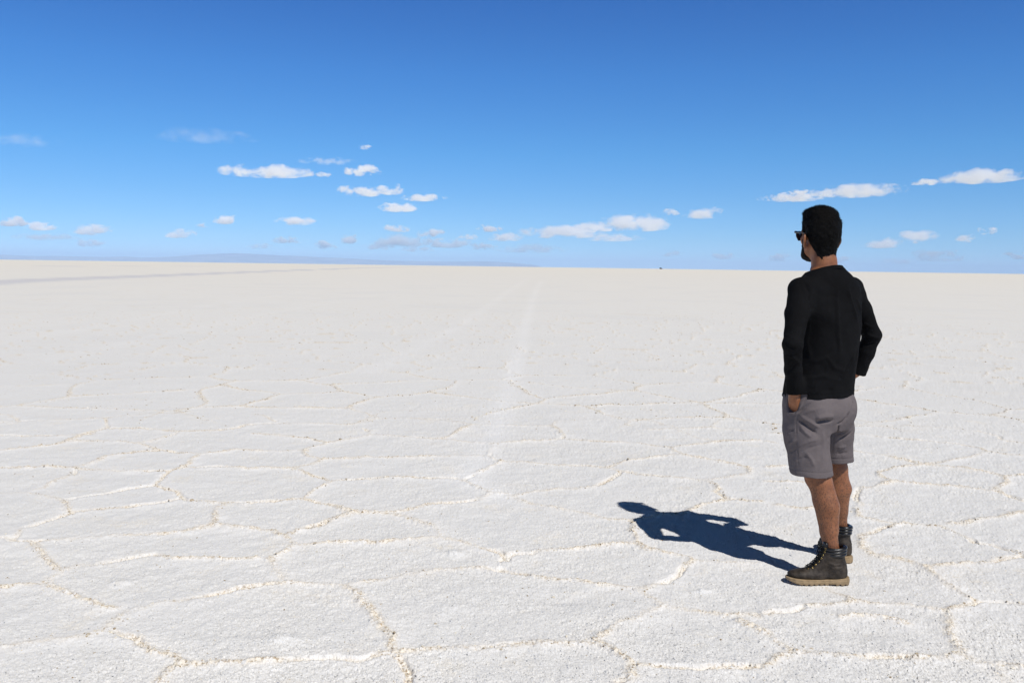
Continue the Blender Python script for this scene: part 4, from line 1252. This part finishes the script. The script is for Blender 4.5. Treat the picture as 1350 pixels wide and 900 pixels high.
# ------------------------------------------------------------------ clouds: bodies of vapour 1.5 km up
cm = bpy.data.materials.new('cloud_vapour'); cm.use_nodes = True
ct = NT(cm.node_tree); cm.node_tree.nodes.clear()
out = ct.n('ShaderNodeOutputMaterial'); vol = ct.n('ShaderNodeVolumePrincipled')
tc = ct.n('ShaderNodeTexCoord')
gp = ct.n('ShaderNodeNewGeometry').outputs['Position']
mpc = ct.n('ShaderNodeMapping'); mpc.inputs['Scale'].default_value = (1, 1, 1.5); ct.l(gp, mpc.inputs[0])
thick = ct.attr('thick', 'OBJECT'); freq = ct.attr('freq', 'OBJECT')
nzc = ct.n('ShaderNodeTexNoise'); nzc.inputs['Detail'].default_value = 6; nzc.inputs['Roughness'].default_value = .66; nzc.inputs['Distortion'].default_value = .3
ct.l(mpc.outputs[0], nzc.inputs['Vector']); ct.l(freq, nzc.inputs['Scale'])
sz = ct.n('ShaderNodeSeparateXYZ'); ct.l(tc.outputs['Object'], sz.inputs[0])
wn = ct.n('ShaderNodeTexNoise'); wn.inputs['Detail'].default_value = 3; ct.l(gp, wn.inputs['Vector']); ct.l(ct.math('MULTIPLY', freq, .8), wn.inputs['Scale'])
wo = ct.n('ShaderNodeVectorMath', operation='MULTIPLY_ADD'); ct.l(wn.outputs['Color'], wo.inputs[0]); wo.inputs[1].default_value = (.7, .7, 1.5)
ad = ct.n('ShaderNodeVectorMath', operation='ADD'); ct.l(tc.outputs['Object'], ad.inputs[0]); ad.inputs[1].default_value = (-.35, -.35, -.75); ct.l(ad.outputs[0], wo.inputs[2])
ln = ct.n('ShaderNodeVectorMath', operation='LENGTH'); ct.l(wo.outputs[0], ln.inputs[0])
ln0 = ct.n('ShaderNodeVectorMath', operation='LENGTH'); ct.l(tc.outputs['Object'], ln0.inputs[0])
fall = ct.math('SUBTRACT', 1.0, ct.math('MAXIMUM', ln.outputs['Value'], ct.math('SUBTRACT', ct.math('MULTIPLY', ln0.outputs['Value'], 1.6), .6)))
v = ct.math('ADD', ct.math('MULTIPLY', fall, 1.3), ct.math('MULTIPLY', ct.math('SUBTRACT', nzc.outputs['Fac'], .565), 5.4))
v = ct.math('MULTIPLY', ct.mapr(v, 0.0, 1.0, 0, 1), ct.mapr(fall, 0.0, .2, 0, 1))
ct.l(ct.math('MULTIPLY', v, thick), vol.inputs['Density'])
vol.inputs['Color'].default_value = (.998, .998, .998, 1); vol.inputs['Anisotropy'].default_value = -.4
ct.l(vol.outputs[0], out.inputs['Volume'])
cm.cycles.volume_step_rate = 1.0 if hasattr(cm, 'cycles') and hasattr(cm.cycles, 'volume_step_rate') else None

CLOUDS = [
 (352, 227, 112, 19, 1.0, 'long thin white cloud streak, highest large cloud left of centre, flat underneath'),
 (478, 226, 44, 19, 1.1, 'small bright heaped cloud right of the long streak and above three others'),
 (474, 253, 58, 18, 1.0, 'white two-lobed cloud directly beneath the small bright heaped one'),
 (516, 251, 33, 17, .9, 'short slanting white cloud touching the right end of the two-lobed cloud'),
 (557, 261, 56, 12, .9, 'low flat white cloud strip trailing right of the slanting cloud'),
 (525, 274, 52, 15, 1.0, 'oval white cloud under the flat strip, lowest of the upper centre-left cluster'),
 (298, 290, 36, 14, .9, 'small lone white cloud below the left end of the long streak'),
 (390, 292, 48, 14, 1.0, 'lone white lens-shaped cloud below the right end of the long streak'),
 (126, 304, 50, 16, .9, 'white domed cloud standing alone low in the left part of the sky'),
 (16, 293, 44, 13, .9, 'white cloud cut by the left edge of the picture'),
 (53, 299, 36, 12, .8, 'small white cloud just right of the one at the left edge'),
 (236, 309, 44, 13, .5, 'pale faint cloud between the domed left cloud and the hills'),
 (121, 321, 34, 12, .45, 'pale smudge of cloud right under the domed left cloud'),
 (429, 324, 34, 14, .6, 'small pale cloud just above the right slope of the hills'),
 (460, 316, 24, 15, .7, 'little upright puff of cloud right of the pale one over the hill slope'),
 (380, 317, 50, 11, .45, 'thin faint cloud over the crest of the hills'),
 (530, 319, 74, 22, .55, 'wide pale broken cloud bank low over the salt left of centre'),
 (523, 302, 42, 11, .5, 'thin pale layer on top of the wide broken bank'),
 (568, 308, 34, 13, .55, 'pale round cloud at the upper right of the wide broken bank'),
 (591, 321, 62, 16, .6, 'pale flat cloud at the lower right of the wide broken bank'),
 (636, 325, 38, 13, .5, 'faint cloud between the broken bank and the stretched white bank'),
 (647, 301, 34, 13, .8, 'small white cloud just left above the stretched white bank'),
 (666, 313, 46, 14, .9, 'white cloud at the left end of the stretched bank'),
 (742, 307, 110, 20, 1.0, 'long stretched white cloud bank low at the centre of the sky'),
 (785, 300, 48, 17, .9, 'white hump joining the stretched bank to the tall white one'),
 (839, 295, 92, 28, 1.0, 'tallest white cloud bank near the centre, at the right end of the stretched one'),
 (808, 314, 80, 12, .45, 'faint grey-white layer under the tall white bank'),
 (928, 282, 60, 17, .6, 'soft pale cloud between the tall white bank and the man'),
 (886, 280, 26, 11, .4, 'faint wisp above the right end of the tall white bank'),
 (1046, 261, 80, 13, 1.0, 'thin white cloud line just left above the head of the man'),
 (1053, 254, 26, 9, .9, 'tiny white hump resting on the thin line above the man'),
 (1133, 253, 112, 19, 1.1, 'long bright white cloud directly right of the head of the man'),
 (1292, 234, 96, 20, 1.1, 'highest bright white cloud on the right, rising to one side'),
 (1220, 241, 36, 9, .8, 'small thin white cloud left of the highest right-hand one'),
 (1164, 321, 50, 16, .8, 'white cloud low right of the man, left one of a pair'),
 (1209, 314, 52, 18, .75, 'white cloud low right of the man, right one of a pair'),
 (1238, 338, 70, 18, .65, 'pale wide cloud just over the skyline on the right'),
 (1275, 315, 28, 11, .6, 'small pale cloud alone right of the low pair'),
 (1301, 305, 24, 10, .6, 'tiny pale cloud, uppermost of the small ones at the lower right'),
 (1340, 337, 34, 11, .6, 'pale cloud low at the right edge of the picture'),
 (1028, 340, 34, 13, .6, 'pale low cloud just left of the collar of the man'),
 (953, 338, 30, 11, .5, 'faint low cloud right of the distant car'),
 (1112, 343, 22, 12, .5, 'faint low cloud showing right beside the nape of the man'),
 (885, 335, 34, 9, .35, 'faint smear of cloud right above the distant car'),
 (700, 328, 96, 15, .28, 'faint veil of cloud below the stretched white bank'),
 (60, 313, 80, 10, .3, 'faint veil of cloud under the two clouds at the left edge'),
 (265, 180, 130, 20, .05, 'high barely visible wisp, upper left above the long streak'),
 (430, 213, 70, 11, .12, 'high faint wisp between the long streak and the small bright heap'),
 (479, 194, 20, 9, .3, 'tiny high wisp alone above the small bright heap'),
 (28, 187, 90, 18, .05, 'high barely visible wisp at the left edge of the sky'),
 (428, 230, 22, 9, .45, 'tiny faint puff between the long streak and the small bright heap'),
 (498, 326, 44, 10, .4, 'faint cloud just left under the wide broken bank'),
 (552, 329, 50, 9, .35, 'faint thin cloud right under the middle of the wide broken bank'),
 (618, 313, 30, 9, .45, 'faint small cloud above the gap right of the broken bank'),
 (345, 325, 40, 8, .3, 'faint smear of cloud touching the crest of the hills'),
 (1186, 345, 50, 9, .35, 'faint flat cloud on the skyline between the low pair and the ground'),
 (265, 297, 20, 8, .4, 'tiny faint puff left of the lone small white cloud'),
]
# a unit ball, flattened underneath
UV, UF = [], []
NLa, NLo = 14, 26
for i in range(NLa + 1):
    th = math.pi * i / NLa
    for j in range(NLo):
        ph = 2 * math.pi * j / NLo; z = math.cos(th)
        UV.append((math.sin(th) * math.cos(ph), math.sin(th) * math.sin(ph), z if z > 0 else z * .6))
for i in range(NLa):
    for j in range(NLo): UF.append((i * NLo + j, (i + 1) * NLo + j, (i + 1) * NLo + (j + 1) % NLo, i * NLo + (j + 1) % NLo))
cl_me = None
CLOUD_OBJS = []
for cx, cyp, w, h, th, lab in CLOUDS:
    d = ray(cx, cyp); hz = math.hypot(d[0], d[1]); te = d[2] / hz
    alt = CLOUD_ALT + 130 * math.sin(cx * .37)
    dist_ = EARTH * (-te + math.sqrt(te * te + 2 * alt / EARTH))       # where the line of sight meets that height over the curved plain
    p = np.array([d[0] / hz * dist_, d[1] / hz * dist_, CAM_H + te * dist_])
    if cl_me is None:
        o = np_mesh('cloud', UV, np.array(UF), cm); cl_me = o.data
    else: o = link(bpy.data.objects.new('cloud', cl_me))
    depth = f_along = F_PX / math.cos(math.atan2(abs(cx - 675), F_PX))
    sx = w / 2 / depth * dist_ * 1.25; szz = h / 2 / F_PX * dist_ * 1.22
    o.location = p; o.scale = (sx, max(sx * .55, szz), szz)
    o.rotation_euler = (R(0), -ROLL, -math.atan2(d[0], d[1]))
    o['thick'] = float((th if cyp < 285 else th * 1.3 if cyp < 312 else th * .95) * CLOUD_TAU / (2 * max(sx * .55, szz))); o['freq'] = float(1.0 / (szz * 1.8))
    tag(o, lab, 'cloud', 'clouds over the salt flat')
